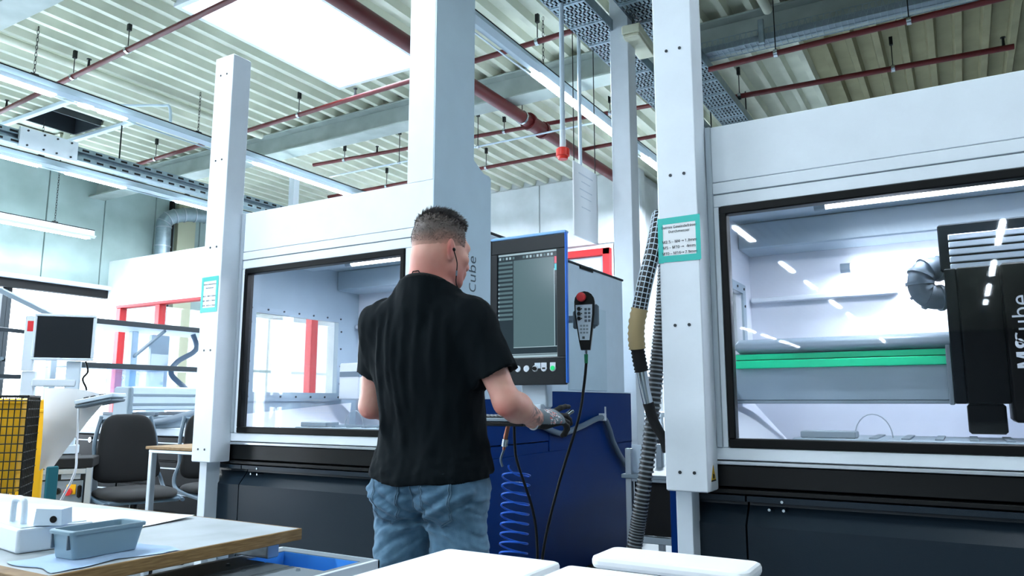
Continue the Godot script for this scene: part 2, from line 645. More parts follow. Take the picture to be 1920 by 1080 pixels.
func ceiling() -> void:
	# roof slab with a skylight opening and a smoke hatch
	var sx0 := -7.1
	var sx1 := -5.67
	var sz0 := -7.3
	var sz1 := -4.83
	var hx0 := -12.22
	var hx1 := -11.5
	var hz0 := -6.54
	var hz1 := -5.76
	var y0 := CEIL_Y + 0.125
	var y1 := CEIL_Y + 0.3
	var g := Geo.new()
	var e := 0.03
	g.bxx(-14.8, 8.2, y0, y1, sz1 + e, 48.2)
	g.bxx(-14.8, 8.2, y0, y1, -19.2, sz0 - e)
	g.bxx(sx1 + e, 8.2, y0, y1, sz0 - e, sz1 + e)
	g.bxx(hx1 + e * 0.5, sx0 - e, y0, y1, sz0 - e, sz1 + e)
	g.bxx(-14.8, hx0 - e * 0.5, y0, y1, sz0 - e, sz1 + e)
	g.bxx(hx0 - e * 0.5, hx1 + e * 0.5, y0, y1, sz0 - e, hz0 - e * 0.5)
	g.bxx(hx0 - e * 0.5, hx1 + e * 0.5, y0, y1, hz1 + e * 0.5, sz1 + e)
	var ce := struct("ceiling", g, M.deck)
	var pitch := 0.286
	var wid := pitch * 5
	var cache := {}
	# rows of deck sheets (z from, to)
	var rows := [[48.0, sz1], [sz1, sz0], [sz0, -8.3], [-8.3, -13.0], [-13.0, -19.0]]
	for k in 16:
		var x := sx0 + (k - 5) * wid
		for r in rows.size():
			var za: float = rows[r][0]
			var zb: float = rows[r][1]
			if r == 1 and absf(x - sx0) < 0.1:
				continue
			var pieces := [[za, zb]]
			if r == 1 and x < hx1 and x + wid > hx0:
				pieces = [[za, hz1], [hz0, zb]]
			for p in pieces:
				var ln: float = p[0] - p[1]
				var key := snappedf(ln, 0.001)
				if not cache.has(key):
					cache[key] = deck_geo(5, pitch, ln).mesh()
				var o := part("deck_sheet", cache[key], M.deck_shaded if x > -2.8 and p[0] < sz1 + 0.1 else M.deck, ce)  # right bays get the deck with shade painted in
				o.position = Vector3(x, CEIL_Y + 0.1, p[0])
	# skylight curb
	var c := Geo.new()
	c.bxx(sx0 - 0.06, sx0, CEIL_Y - 0.04, CEIL_Y + 0.36, sz0 - 0.06, sz1 + 0.06)
	c.bxx(sx1, sx1 + 0.06, CEIL_Y - 0.04, CEIL_Y + 0.36, sz0 - 0.06, sz1 + 0.06)
	c.bxx(sx0, sx1, CEIL_Y - 0.04, CEIL_Y + 0.36, sz0 - 0.06, sz0)
	c.bxx(sx0, sx1, CEIL_Y - 0.04, CEIL_Y + 0.36, sz1, sz1 + 0.06)
	var sk := struct("window_8", Geo.new().bxx(sx0, sx1, CEIL_Y + 0.04, CEIL_Y + 0.05, sz0, sz1), M.glass)
	part("curb", c, M.white, sk)
	# smoke hatch: a dark shaft
	var h := Geo.new()
	h.bxx(hx0 - 0.03, hx0, CEIL_Y, CEIL_Y + 0.8, hz0, hz1)
	h.bxx(hx1, hx1 + 0.03, CEIL_Y, CEIL_Y + 0.8, hz0, hz1)
	h.bxx(hx0, hx1, CEIL_Y, CEIL_Y + 0.8, hz0 - 0.03, hz0)
	h.bxx(hx0, hx1, CEIL_Y, CEIL_Y + 0.8, hz1, hz1 + 0.03)
	h.bxx(hx0, hx1, CEIL_Y + 0.78, CEIL_Y + 0.82, hz0, hz1)
	var vent := thing("roof_vent", "dark square smoke vent opening in the corrugated ceiling at far left", "roof vent")
	part("shaft", h, M.tray_dark, vent)
	part("flap", Geo.new().bxx(hx0 + 0.02, hx1 - 0.3, CEIL_Y + 0.4, CEIL_Y + 0.42, hz0 + 0.02, hz1 - 0.02), M.black, vent)
	for z in [hz0 - 0.09, hz1 + 0.09]:
		part("frame_bar", Geo.new().bxx(hx0 - 0.45, hx1 + 0.75, CEIL_Y - 0.07, CEIL_Y - 0.01, z - 0.04, z + 0.04, 0.008), M.light_grey, vent)
	# steel beams across the hall
	for z in [-8.3, -3.62]:
		var b := Geo.new()
		b.bxx(-14.5, 8, CEIL_Y - 0.34, CEIL_Y - 0.01, z - 0.012, z + 0.012)
		b.bxx(-14.5, 8, CEIL_Y - 0.36, CEIL_Y - 0.335, z - 0.16, z + 0.16, 0.004)
		b.bxx(-14.5, 8, CEIL_Y - 0.03, CEIL_Y - 0.005, z - 0.16, z + 0.16, 0.004)
		var bm := struct("ceiling_beam", b, M.beam)
		bm.set_meta("label", "grey steel ceiling beam over the aisle behind the machines" if z < -5 else "grey steel ceiling beam at the upper left corner, before the skylight")
		bm.set_meta("category", "beam")

func lamp_row(label: String, x: float, y: float, z0: float, z1: float, lamps: Array, chains: Array, energy: float, w := 0.1) -> void:
	var t := thing("light_strip", label, "ceiling light", Vector3(x, y, 0), 0, "long ceiling light strips")
	var g := Geo.new()
	g.bxx(-w * 0.5, w * 0.5, 0.0, 0.11, z1, z0, 0.006)
	part("trunk", g, M.trunk, t)
	part("cable", Geo.new().tube([Vector3(w * 0.4, 0.12, z0), Vector3(w * 0.4, 0.12, z1)], 0.008, 6), M.wire, t)
	var g2 := Geo.new()
	for s in [-1, 1]:
		var keep := g2.xf
		g2.xf = Transform3D(Basis(Vector3(0, 0, 1), s * 0.6), Vector3(s * (w * 0.5 + 0.03), -0.012, 0))
		g2.bxx(-0.035, 0.035, -0.004, 0.004, z1, z0)
		g2.xf = keep
	part("reflector", g2, M.trunk, t)
	for l in lamps:
		part("led_tube", Geo.new().bxx(-w * 0.62, w * 0.62, -0.045, -0.001, l[1], l[0], 0.012), M.led, t)
		var ln: float = l[0] - l[1]
		arealight("lamp_light", t, Transform3D(Basis(Vector3.RIGHT, -PI / 2), Vector3(0, -0.05, (l[0] + l[1]) * 0.5)), Vector2(w * 1.2, ln), energy * ln * (l[2] if l.size() > 2 else 1.0), LIGHT_COL)
	for z in chains:
		part("hanger", chain(Vector3(0, 0.12, z), Vector3(0, CEIL_Y + 0.06 - y, z)), M.wire, t)
		part("hanger_clip", Geo.new().bxx(-0.03, 0.03, 0.09, 0.15, z - 0.05, z + 0.05, 0.01), M.black, t)

func chain(a: Vector3, b: Vector3) -> Geo:
	var g := Geo.new()
	var n := int((b - a).length() / 0.045)
	for i in n:
		var p := a.lerp(b, (i + 0.5) / n)
		var wv := Vector3(0.011, 0, 0) if i % 2 == 0 else Vector3(0, 0, 0.011)
		var u := (b - a).normalized() * 0.03
		g.tube([p - u * 0.6 - wv, p + u * 0.6 - wv, p + u, p + u * 0.6 + wv, p - u * 0.6 + wv, p - u, p - u * 0.6 - wv], 0.0035, 4, false)
	return g

func wire_geo(a: Vector3, b: Vector3, r := 0.004) -> Geo:
	return Geo.new().tube([a, b], r, 5)

func pipe_run(called: String, label: String, pts: Array, r: float, m: Material, hang: Array, heads: Array) -> void:
	var t := thing(called, label, "pipe", Vector3.ZERO, 0, "red sprinkler pipes" if called == "sprinkler_pipe" else "")
	part("pipe", Geo.new().tube(pts, r, 12), m, t)
	var a: Vector3 = pts[0]
	var b: Vector3 = pts[-1]
	for h in hang:
		var p := a.lerp(b, h)
		var g := Geo.new()
		g.tube([p + Vector3(0, r, 0), Vector3(p.x, CEIL_Y, p.z)], 0.006, 6)
		g.bxx(p.x - 0.02, p.x + 0.02, CEIL_Y - 0.08, CEIL_Y + 0.02, p.z - 0.02, p.z + 0.02)
		part("hanger", g, M.wire, t)
		part("clamp", Geo.new().cyl(p - (b - a).normalized() * 0.02, p + (b - a).normalized() * 0.02, r + 0.012, -1, 12), M.steel, t)
	for h in heads:
		var p := a.lerp(b, h)
		part("sprinkler_head", Geo.new().cyl(p + Vector3(0, r * 0.5, 0), p + Vector3(0, r + 0.09, 0), 0.018, 0.012, 8).cyl(p + Vector3(0, r + 0.09, 0), p + Vector3(0, r + 0.1, 0), 0.028, -1, 10), M.wire, t)

func ceiling_fixtures() -> void:
	# rows of LED strips that run towards the back wall and go on behind the camera
	lamp_row("lit white LED strip running over the gap between both machines", -3.85, 4.85, 46.0, -12.4,
		[[44.0, 41.5], [38.0, 35.7], [34.0, 31.0], [29.4, 27.2], [25.0, 22.5], [19.3, 17.6], [15.6, 13.9], [10.8, 9.2], [6.3, 4.9], [2.6, 1.2], [-0.6, -2.0], [-7.0, -9.6], [-10.4, -12.3, 4.0]], [-7.2, -2.4, 2.4, -11.4], 8.0)
	lamp_row("grey LED strip over the left column, hung on chains beside the skylight", -9.1, 4.85, 47.0, -12.4,
		[[46.2, 43.4], [42.5, 40.2], [38.6, 35.4], [34.0, 31.0], [24.0, 21.5], [14.0, 11.5], [5.6, 4.2], [-0.6, -2.0], [-3.0, -4.6], [-4.9, -5.05], [-5.15, -5.5], [-7.6, -9.7], [-10.4, -11.8, 2.5]], [-4.35, -6.58, 2.4], 6.0)
	lamp_row("LED strip along the upper left wall, its tubes lit end to end", -12.1, 4.85, 6.8, -12.4,
		[[3.0, 1.6], [-3.3, -6.0], [-6.4, -7.4], [-8.4, -9.8]], [-6.0, -8.6, -2.0], 4.5)
	lamp_row("short LED strip hung low in front of the left wall", -13.25, 4.12, -3.6, -7.58, [[-3.8, -5.6], [-6.0, -7.5]], [-6.9, -4.2], 3.0)
	lamp_row("LED strip behind the viewer, mirrored in the right machine window, with an added segment over it", 0.95, 4.85, 30.0, -5.6,
		[[26.6, 25.4], [23.8, 21.2], [19.1, 16.5], [14.1, 11.4], [6.3, 4.9], [2.6, 1.2], [-0.6, -2.0], [-3.8, -5.5, 1.6]], [2.4, -2.4], 1.4)  # last segment, unseen above the right machine, is added to light right-facing sides
	# red sprinkler pipes
	pipe_run("sprinkler_pipe", "thin dark red pipe crossing from lower left up to the skylight", [Vector3(-12.6, 5.2, -5.1), Vector3(-5.2, 5.22, -4.62)], 0.032, M.red_pipe, [0.1, 0.62, 0.45, 0.9], [0.5, 0.2])
	pipe_run("sprinkler_pipe", "thin red pipe behind the left column passing under the far skylight edge", [Vector3(-12.4, 5.2, -7.45), Vector3(-3.2, 5.22, -7.02)], 0.032, M.red_pipe, [0.12, 0.34, 0.5, 0.75, 0.93], [0.3, 0.62])
	pipe_run("sprinkler_pipe", "thin dark red pipe beyond the grey beam, low over the far wall", [Vector3(-9.5, 5.3, -9.2), Vector3(-2.7, 5.3, -9.72)], 0.03, M.red_pipe, [0.1, 0.35, 0.55, 0.8], [0.2, 0.6])
	pipe_run("sprinkler_pipe", "thin dark red pipe just over the far gate", [Vector3(-10.5, 5.2, -10.6), Vector3(-3.1, 5.2, -10.6)], 0.03, M.red_pipe, [0.2, 0.5, 0.7], [0.35])
	pipe_run("sprinkler_pipe", "dark red pipe right under the wire mesh cable tray", [Vector3(-2.1, 4.74, -7.72), Vector3(1.4, 4.78, -7.65)], 0.03, M.red_pipe, [0.2, 0.55, 0.85], [])
	pipe_run("sprinkler_pipe", "dark red pipe with two free ends low over the right machine roof", [Vector3(-2.42, 5.15, -9.6), Vector3(0.79, 5.15, -9.77)], 0.034, M.red_pipe, [0.06, 0.62], [0.97])
	pipe_run("main_pipe", "thick dark red main pipe running along the skylight to the far wall", [Vector3(-4.98, 5.1, 2.0), Vector3(-4.96, 5.08, -12.8)], 0.085, M.red_pipe, [0.3, 0.72], [])
	pipe_run("white_conduit", "thin white conduit pipe below the ceiling beyond the beam", [Vector3(-9.0, 4.98, -9.1), Vector3(-3.98, 4.98, -9.1)], 0.013, M.light_grey, [0.3, 0.6], [])
	pipe_run("roof_conduit", "cream conduit running along the ceiling ribs left of the skylight", [Vector3(-9.45, 5.44, 0.0), Vector3(-9.45, 5.44, -8.0)], 0.05, M.deck, [], [])
	pipe_run("roof_conduit", "short cream conduit stub under the ceiling ribs at upper right", [Vector3(-1.55, 5.42, -6.2), Vector3(-1.52, 5.42, -8.05)], 0.05, M.deck, [], [])
	# valve on the main pipe
	var vt: Node = get_node("main_pipe")
	part("coupling", Geo.new().cyl(Vector3(-4.97, 5.09, -8.85), Vector3(-4.97, 5.09, -9.25), 0.105, -1, 16), M.red_pipe, vt)
	for z in [-8.85, -9.25]:
		part("flange", Geo.new().cyl(Vector3(-4.97, 5.09, z - 0.03), Vector3(-4.97, 5.09, z + 0.03), 0.125, -1, 16), M.red_pipe, vt)
	# perforated cable trays over the aisle
	cable_tray("perforated steel cable tray left of the dark gap over the aisle", -3.0, -2.66, 4.75, 1.0, -12.5)
	cable_tray("perforated steel cable tray on the right side over the aisle", -2.5, -2.16, 4.85, 1.0, -12.5)
	# mesh tray along the beam
	var mt := thing("mesh_tray", "wire mesh cable tray running along the beam over the right machine", "cable tray")
	var g := Geo.new()
	var z0 := -8.02
	for i in 66:
		var x := -2.4 + i * 0.06
		g.bar(Vector3(x, 4.97, z0 + 0.22), Vector3(x, 4.97, z0), 0.006, 0.006)
		g.bar(Vector3(x, 4.97, z0 + 0.22), Vector3(x + 0.03, 5.1, z0 + 0.22), 0.006, 0.006)
		g.bar(Vector3(x + 0.06, 4.97, z0 + 0.22), Vector3(x + 0.03, 5.1, z0 + 0.22), 0.006, 0.006)
	for q in [[4.97, 0.22], [5.1, 0.22], [5.035, 0.22], [4.97, 0.11], [4.97, 0.0]]:
		g.bar(Vector3(-2.4, q[0], z0 + q[1]), Vector3(1.56, q[0], z0 + q[1]), 0.007, 0.007)
	tag(part("wire_mesh", g, M.galv, mt), "", "", "", "stuff")
	part("cable_bundle", Geo.new().bxx(-2.4, 1.56, 4.98, 5.06, z0 + 0.03, z0 + 0.19, 0.02), M.mid_grey, mt)
	for x in [-1.55, 0.25]:
		part("bracket", Geo.new().bxx(x - 0.03, x + 0.03, 4.93, 5.2, z0 + 0.2, z0 + 0.25, 0.006), M.galv, mt)
	# slotted channel rail on the left
	var rl := thing("slotted_rail", "slotted grey steel channel with a white joint plate at upper left", "rail")
	for q in [[4.84, 0.0], [4.69, 0.05]]:
		var gg := Geo.new()
		gg.bxx(-11.15 + q[1], -10.95 + q[1], q[0], q[0] + 0.075, -12.3, 2.0, 0.006)
		part("channel", gg, M.galv, rl)
		var sg := Geo.new()
		for i in 46:
			var z := -2.2 - i * 0.2
			sg.bxx(-10.952 + q[1], -10.945 + q[1], q[0] + 0.02, q[0] + 0.05, z, z - 0.1)
		tag(part("slot", sg, M.black_matte, rl), "", "", "", "stuff")
	part("web", Geo.new().bxx(-11.08, -11.02, 4.74, 4.86, -12.3, 2.0), M.galv, rl)
	part("joint_plate", Geo.new().bxx(-10.93, -10.88, 4.66, 4.95, -5.9, -5.1, 0.006), M.white, rl)
	for z in [-5.2, -5.42, -5.6, -5.8]:
		for y in [4.7, 4.91]:
			part("bolt", Geo.new().cyl(Vector3(-10.885, y, z), Vector3(-10.865, y, z), 0.014, -1, 8), M.screw, rl)
	for z in [-6.6, -3.5]:
		part("hanger", wire_geo(Vector3(-11.0, 4.9, z), Vector3(-11.0, CEIL_Y, z), 0.012), M.wire, rl)
	# bent conduit seen over the left lamp row
	part_thing("bent_conduit", "bent white conduit hooking down from the ceiling over the left light strip", "pipe", Geo.new().tube(spline([Vector3(-10.3, 5.3, -5.5), Vector3(-9.9, 5.32, -5.9), Vector3(-9.45, 5.33, -6.2), Vector3(-9.3, 5.28, -6.25), Vector3(-9.26, 4.93, -6.25)], 6), 0.02, 8), M.light_grey)
	# ventilation duct on the left wall
	var d := thing("ventilation_duct", "silver spiral ventilation duct with elbow against the left wall", "duct")
	var path := spline([Vector3(-14.2, 0.4, -9.6), Vector3(-14.2, 3.0, -9.6), Vector3(-14.2, 4.6, -9.6), Vector3(-14.2, 4.95, -9.62), Vector3(-14.12, 5.12, -9.85), Vector3(-14.0, 5.2, -10.25), Vector3(-13.9, 5.2, -10.7)], 6)
	part("duct", Geo.new().tube(path, 0.15, 18), M.galv, d)
	for i in range(2, path.size() - 1, 3):
		part("seam_ring", Geo.new().cyl(path[i] - (path[i + 1] - path[i]).normalized() * 0.012, path[i] + (path[i + 1] - path[i]).normalized() * 0.012, 0.162, -1, 18), M.alu_matte, d)
	# emergency light box and pull cap
	var em := thing("emergency_light", "cream emergency light box hanging under the right cable tray", "light box", Vector3(-2.46, 4.6, -6.58), deg_to_rad(4))
	part("housing", Geo.new().bxx(-0.09, 0.09, 0.03, 0.12, -0.27, 0.27, 0.012), M.cream, em)
	part("diffuser", Geo.new().bxx(-0.08, 0.08, -0.005, 0.03, -0.26, 0.26, 0.01), M.cream, em)
	part("hanger", wire_geo(Vector3(0, 0.12, 0.2), Vector3(0, 0.249, 0.2)), M.wire, em)
	var pc := thing("hanging_socket", "orange red round cap on a grey tube hanging from the cable tray", "hanging socket", Vector3(-2.86, 3.33, -5.7))
	part("tube", Geo.new().cyl(Vector3(0, 0.05, 0), Vector3(0, 1.418, 0), 0.022, -1, 12), M.light_grey, pc)
	part("sleeve", Geo.new().cyl(Vector3(0, 0.05, 0), Vector3(0, 0.22, 0), 0.026, -1, 12), M.white, pc)
	part("cap", Geo.new().lathe([Vector2(0, -0.045), Vector2(0.042, -0.045), Vector2(0.05, -0.02), Vector2(0.06, -0.015), Vector2(0.06, 0.045), Vector2(0.05, 0.055), Vector2(0, 0.055)], 20), M.cap_red, pc)
	part_thing("hanging_tube", "thin grey tube hanging behind the lit strip above the sign", "tube", Geo.new().cyl(Vector3(-3.4, 3.6, -7.2), Vector3(-3.4, 5.53, -7.2), 0.02, -1, 10), M.light_grey)
	# hanging sign
	var sg := thing("hanging_sign", "white printed board hanging from wires over the aisle", "sign", Vector3(-3.0, 2.72, -6.45))
	part("board", Geo.new().bxx(-0.008, 0.008, 0, 0.72, -0.26, 0.26, 0.003), M.paper, sg)
	for q in [[0.62, 0.16, 0.012], [0.55, 0.1, 0.008], [0.47, 0.14, 0.01], [0.4, 0.12, 0.008], [0.3, 0.1, 0.008]]:
		part("print_line", Geo.new().bxx(0.0085, 0.0095, q[0], q[0] + q[2], -q[1], q[1]), M.ink_faint, sg)
	for z in [-0.24, 0.24]:
		part("hanging_wire", wire_geo(Vector3(0, 0.72, z), Vector3(0, 2.029, z), 0.005), M.wire, sg)
	# hall columns
	hall_post("white square hall column in the aisle between the machines", -2.6, -6.5, 0.19, M.white)
	hall_post("thin white hall column seen far behind the left column top", -10.6, -9.8, 0.14, M.white)

func part_thing(called: String, label: String, category: String, g, m: Material) -> MeshInstance3D:
	var o := part(called, g, m, self)
	tag(o, label, category)
	return o

func hall_post(label: String, x: float, z: float, w: float, m: Material) -> void:
	var t := thing("hall_column", label, "column", Vector3(x, 0, z))
	part("shaft", Geo.new().bxx(-w / 2, w / 2, 0.02, CEIL_Y - 0.02, -w / 2, w / 2, 0.008), m, t)
	part("base_plate", Geo.new().bxx(-w, w, 0, 0.02, -w, w, 0.004), M.mid_grey, t)

func cable_tray(label: String, x0: float, x1: float, y: float, z0: float, z1: float) -> void:
	var t := thing("cable_tray", label, "cable tray", Vector3.ZERO, 0, "perforated cable trays")
	var g := Geo.new()
	# perforated floor: strips with gaps
	var w := x1 - x0
	var nx := 8
	var z := -3.2
	var step := 0.42
	g.bxx(x0, x1, y, y + 0.004, z0, z)
	while z > z1:
		g.bxx(x0, x1, y, y + 0.004, z, z - 0.06)
		g.bar(Vector3(x0, y - 0.003, z - 0.03), Vector3(x1, y - 0.003, z - 0.03), 0.02, 0.004)
		for k in 4:
			var za := z - 0.06 - k * 0.09
			g.bxx(x0, x1, y, y + 0.004, za - 0.062, za - 0.09)
		for k in nx + 1:
			var xa := x0 + w * k / nx
			g.bxx(maxf(xa - 0.012, x0), minf(xa + 0.012, x1), y, y + 0.004, z - 0.06, z - step)
		z -= step
	part("perforated_floor", g, M.galv, t)
	for x in [x0, x1]:
		part("side_rail", Geo.new().bxx(x - 0.004, x + 0.004, y, y + 0.11, z0, z1), M.galv, t)
	part("cable_bundle", Geo.new().bxx(x0 + 0.03, x1 - 0.03, y + 0.02, y + 0.09, z0, z1, 0.03), M.tray_dark, t)
	for zz in [-4.2, -7.4, -10.4]:
		part("hanger", wire_geo(Vector3(x0 + w * 0.5, y + 0.1, zz), Vector3(x0 + w * 0.5, CEIL_Y, zz), 0.01), M.wire, t)

# ---------------------------------------------------------------- milling machines
func machine(mx: float, left: bool) -> void:
	var lab := "white milling machine behind the man, with tall grey side pillar and dark base" if left else "white milling machine on the right, its lit cabin showing a black spindle head"
	var t := thing("milling_machine", lab, "milling machine", Vector3(mx, 0, FRONT))
	# local frame: x from the window's left edge, z = 0 at the front plane, negative into the machine
	var xl := -0.2
	var xr := 1.474
	var zb := -1.25
	# base panels: folded dark sheet with a slanted grip band
	var prof := [Vector2(0.0, 0.805), Vector2(0.0, 0.783), Vector2(-0.05, 0.778), Vector2(-0.048, 0.765), Vector2(0.012, 0.69), Vector2(0.01, 0.06), Vector2(-0.4, 0.06), Vector2(-0.4, 0.805)]
	for q in [[xl, 0.055], [0.063, 1.415], [1.423, xr]]:
		var g := Geo.new()
		g.xf = Transform3D(Basis(Vector3(0, 0, -1), Vector3(0, 1, 0), Vector3(1, 0, 0)), Vector3(0, 0, 0))
		# polygon in (z, y): local x of the prism is world -z
		var pl := []
		for p in prof:
			pl.append(Vector2(-p.x, p.y))
		g.prism(pl, q[1] - q[0], q[0])
		part("base_panel", g, M.base_dark, t)
	part("base_body", Geo.new().bxx(xl, xr - 0.02, 0.0, 0.93, -1.8, -0.1), M.black_matte, t)
	part("bed_strip", Geo.new().bxx(xl, xr, 0.835, 0.925, -0.1, -0.015, 0.006), M.black, t)
	part("bed_strip", Geo.new().bxx(xl, xr, 0.81, 0.83, -0.1, 0.0, 0.004), M.black, t)
	part("drip_strip", Geo.new().bxx(xl, xr, 0.927, 0.942, -0.1, 0.012, 0.003), M.alu, t)
	for q in [[0.2, 0.79], [0.15, 0.757], [0.205, 0.757]]:
		part("bolt", Geo.new().cyl(Vector3(q[0], q[1], -0.06), Vector3(q[0], q[1], 0.006), 0.006, -1, 8), M.steel, t)
	# front frame
	part("lower_rail", Geo.new().bxx(xl, xr, 0.946, 0.996, -0.06, 0, 0.004), M.white, t)
	part("upper_rail", Geo.new().bxx(-0.05, xr, 2.02, 2.075, -0.06, 0, 0.004), M.white, t)
	part("stile", Geo.new().bxx(-0.05, -0.001, 0.996, 2.02, -0.06, 0, 0.004), M.white, t)
	part("stile", Geo.new().bxx(1.289, xr, 0.996, 2.02, -0.06, 0, 0.004), M.white, t)
	part("trim_strip", Geo.new().bxx(xl, xr, 2.078, 2.128, -0.06, 0.004, 0.003), M.white, t)
	part("front_panel", Geo.new().bxx(xl, xr, 2.131, 2.385, -0.05, 0, 0.004), M.white, t)
	part("edge_post", Geo.new().bxx(-0.048, -0.022, 0.996, 2.385, -0.04, 0.012, 0.004), M.alu_matte, t)
	var wf := Geo.new()
	wf.bxx(0, 1.288, 0.996, 1.034, -0.05, 0.008, 0.006)
	wf.bxx(0, 1.288, 1.983, 2.02, -0.05, 0.008, 0.006)
	wf.bxx(0, 0.032, 1.03, 1.99, -0.05, 0.008, 0.006)
	wf.bxx(1.256, 1.288, 1.03, 1.99, -0.05, 0.008, 0.006)
	part("window_gasket", wf, M.gasket, t)
	part("window_pane", Geo.new().bxx(0.03, 1.258, 1.03, 1.986, -0.02, -0.012), M.glass, t)
	# roof, sides, back
	part("roof", Geo.new().bxx(xl, xr, 2.36, 2.383, -0.58, -0.05), M.roof_dark, t)
	part("roof", Geo.new().bxx(xl, xr, 2.195, 2.362, -0.58, -0.55), M.white, t)
	part("back_wall", Geo.new().bxx(xl, xr - 0.01, 0.93, 2.18, zb - 0.03, zb), M.inner_white, t)
	part("side_wall", Geo.new().bxx(1.43, xr - 0.006, 0.93, 2.19, zb, -0.06), M.inner_white, t)
	# rear body: grey housing over a blue skirt
	part("rear_roof", Geo.new().bxx(xl, xr, 2.19, 2.207, -2.68, -0.55, 0.004), M.roof_dark, t)
	part("rear_housing", Geo.new().bxx(xl, xr - 0.004, 1.262, 2.19, -2.66, zb - 0.04, 0.006), M.light_grey, t)
	part("rear_housing", Geo.new().bxx(xr - 0.03, xr - 0.004, 1.262, 2.19, zb - 0.04, -0.58, 0.004), M.light_grey, t)
	part("side_door", Geo.new().bxx(xr - 0.006, xr + 0.004, 1.27, 1.9, -2.29, -1.62, 0.003), M.pillar_grey, t)
	part("side_handle", Geo.new().bxx(xr - 0.02, xr + 0.006, 2.17, 2.196, -2.06, -1.83, 0.003), M.black, t)
	var sk := Geo.new()
	sk.bxx(xr - 0.06, xr + 0.012, 0.86, 1.255, -2.755, -1.3, 0.004)
	part("blue_skirt", sk, M.blue, t)
	part("blue_skirt", Geo.new().bxx(xr - 0.06, xr + 0.012, 0.93, 1.2, -1.296, -0.45, 0.004), M.blue, t)
	part("blue_skirt", Geo.new().bxx(xr - 0.06, xr + 0.008, 0.855, 0.925, -1.296, -0.03, 0.004), M.blue, t)
	var sk2 := Geo.new()
	sk2.xf = Transform3D(Basis(Vector3.RIGHT, 0.009), Vector3(0, 0.0, 0))
	sk2.bxx(xr - 0.06, xr + 0.012, 0.02, 0.85, -2.755, -0.03, 0.004)
	part("blue_skirt", sk2, M.blue, t)
	part("skirt_edge", Geo.new().bxx(xr - 0.06, xr + 0.013, 1.256, 1.264, -2.755, -1.3).bxx(xr - 0.06, xr + 0.013, 1.2, 1.256, -1.3, -1.294), M.light_grey, t)
	part("rear_body", Geo.new().bxx(xl, xr - 0.06, 0.0, 1.262, -2.74, -1.8), M.black_matte, t)
	var sw := Geo.new()
	sw.bxx(xl, xl + 0.03, 0.93, 1.25, zb, -0.06)
	sw.bxx(xl, xl + 0.03, 1.78, 2.19, zb, -0.06)
	sw.bxx(xl, xl + 0.03, 1.25, 1.78, -0.24, -0.06)
	sw.bxx(xl, xl + 0.03, 1.25, 1.78, zb, -1.02)
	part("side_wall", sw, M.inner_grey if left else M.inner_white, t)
	var fr := Geo.new()
	fr.bxx(xl + 0.03, xl + 0.042, 1.19, 1.25, -1.08, -0.17)
	fr.bxx(xl + 0.03, xl + 0.042, 1.78, 1.83, -1.08, -0.17)
	fr.bxx(xl + 0.03, xl + 0.042, 1.25, 1.78, -0.24, -0.17)
	fr.bxx(xl + 0.03, xl + 0.042, 1.25, 1.78, -1.08, -1.02)
	part("side_window_frame", fr, M.inner_grey, t)
	part("side_window_pane", Geo.new().bxx(xl + 0.01, xl + 0.016, 1.25, 1.78, -1.02, -0.24), M.glass, t)
	var sc := Geo.new().cyl(Vector3.ZERO, Vector3(0.007, 0, 0), 0.007, -1, 8).mesh()
	for k in 7:
		for y in [1.22, 1.805]:
			part("frame_screw", sc, M.screw, t).position = Vector3(xl + 0.04, y, -0.2 - k * 0.14)
	for k in 4:
		for z in [-0.2, -1.05]:
			part("frame_screw", sc, M.screw, t).position = Vector3(xl + 0.04, 1.32 + k * 0.13, z)
	# cabin ceiling with light tubes
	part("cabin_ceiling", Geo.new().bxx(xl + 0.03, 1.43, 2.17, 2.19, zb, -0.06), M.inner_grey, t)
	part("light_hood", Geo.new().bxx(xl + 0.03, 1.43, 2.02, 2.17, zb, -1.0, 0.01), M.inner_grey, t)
	part("light_hood", Geo.new().bxx(xl + 0.03, 1.43, 2.13, 2.17, -0.75, -0.5, 0.01), M.inner_grey, t)
	for q in [[0.35, 1.3, 2.12, -0.6, 0.022], [0.38, 1.3, 1.9, -1.18, 0.022]]:
		part("light_tube", Geo.new().cyl(Vector3(q[0], q[2], q[3]), Vector3(q[1], q[2], q[3]), q[4], -1, 12), M.led_small, t)
		part("tube_socket", Geo.new().cyl(Vector3(q[0] - 0.05, q[2], q[3]), Vector3(q[0], q[2], q[3]), q[4] * 1.2, -1, 12), M.mid_grey, t)
		arealight("cabin_light", t, Transform3D(Basis(Vector3.RIGHT, -PI / 2 + (0.35 if q[3] < -1 else 0.0)), Vector3((q[0] + q[1]) * 0.5, q[2] - 0.03, q[3] + 0.02)), Vector2(q[1] - q[0], 0.03), 1.7, Color(0.9, 0.94, 1.0))
	part("guide_rail", Geo.new().bxx(xl + 0.04, 0.6, 1.745, 1.775, zb, zb + 0.05, 0.008), M.white, t)
	# gantry beam with the green band
	if left:
		var tc := Geo.new()
		tc.bxx(0.02, 0.22, 1.2, 1.46, -1.1, -0.85, 0.012)
		part("tool_changer", tc, M.inner_white, t)
		part("changer_band", Geo.new().bxx(0.03, 0.223, 1.36, 1.4, -1.08, -0.847, 0.004), M.cable_grey, t)
	var gx: float = 0.75 if left else xl + 0.04
	part("gantry_beam", Geo.new().bxx(gx, 1.42, 1.43, 1.5, -0.95, -0.74, 0.03), M.inner_grey, t)
	part("gantry_beam", Geo.new().bxx(gx, 1.42, 1.19, 1.43, -0.95, -0.78, 0.006), M.inner_grey, t)
	part("green_band", Geo.new().bxx(gx + 0.01, 0.8, 1.352, 1.392, -0.79, -0.752, 0.004).bxx(gx + 0.01, 0.8, 1.396, 1.425, -0.785, -0.765, 0.003), M.green_strip, t, "bright green band")
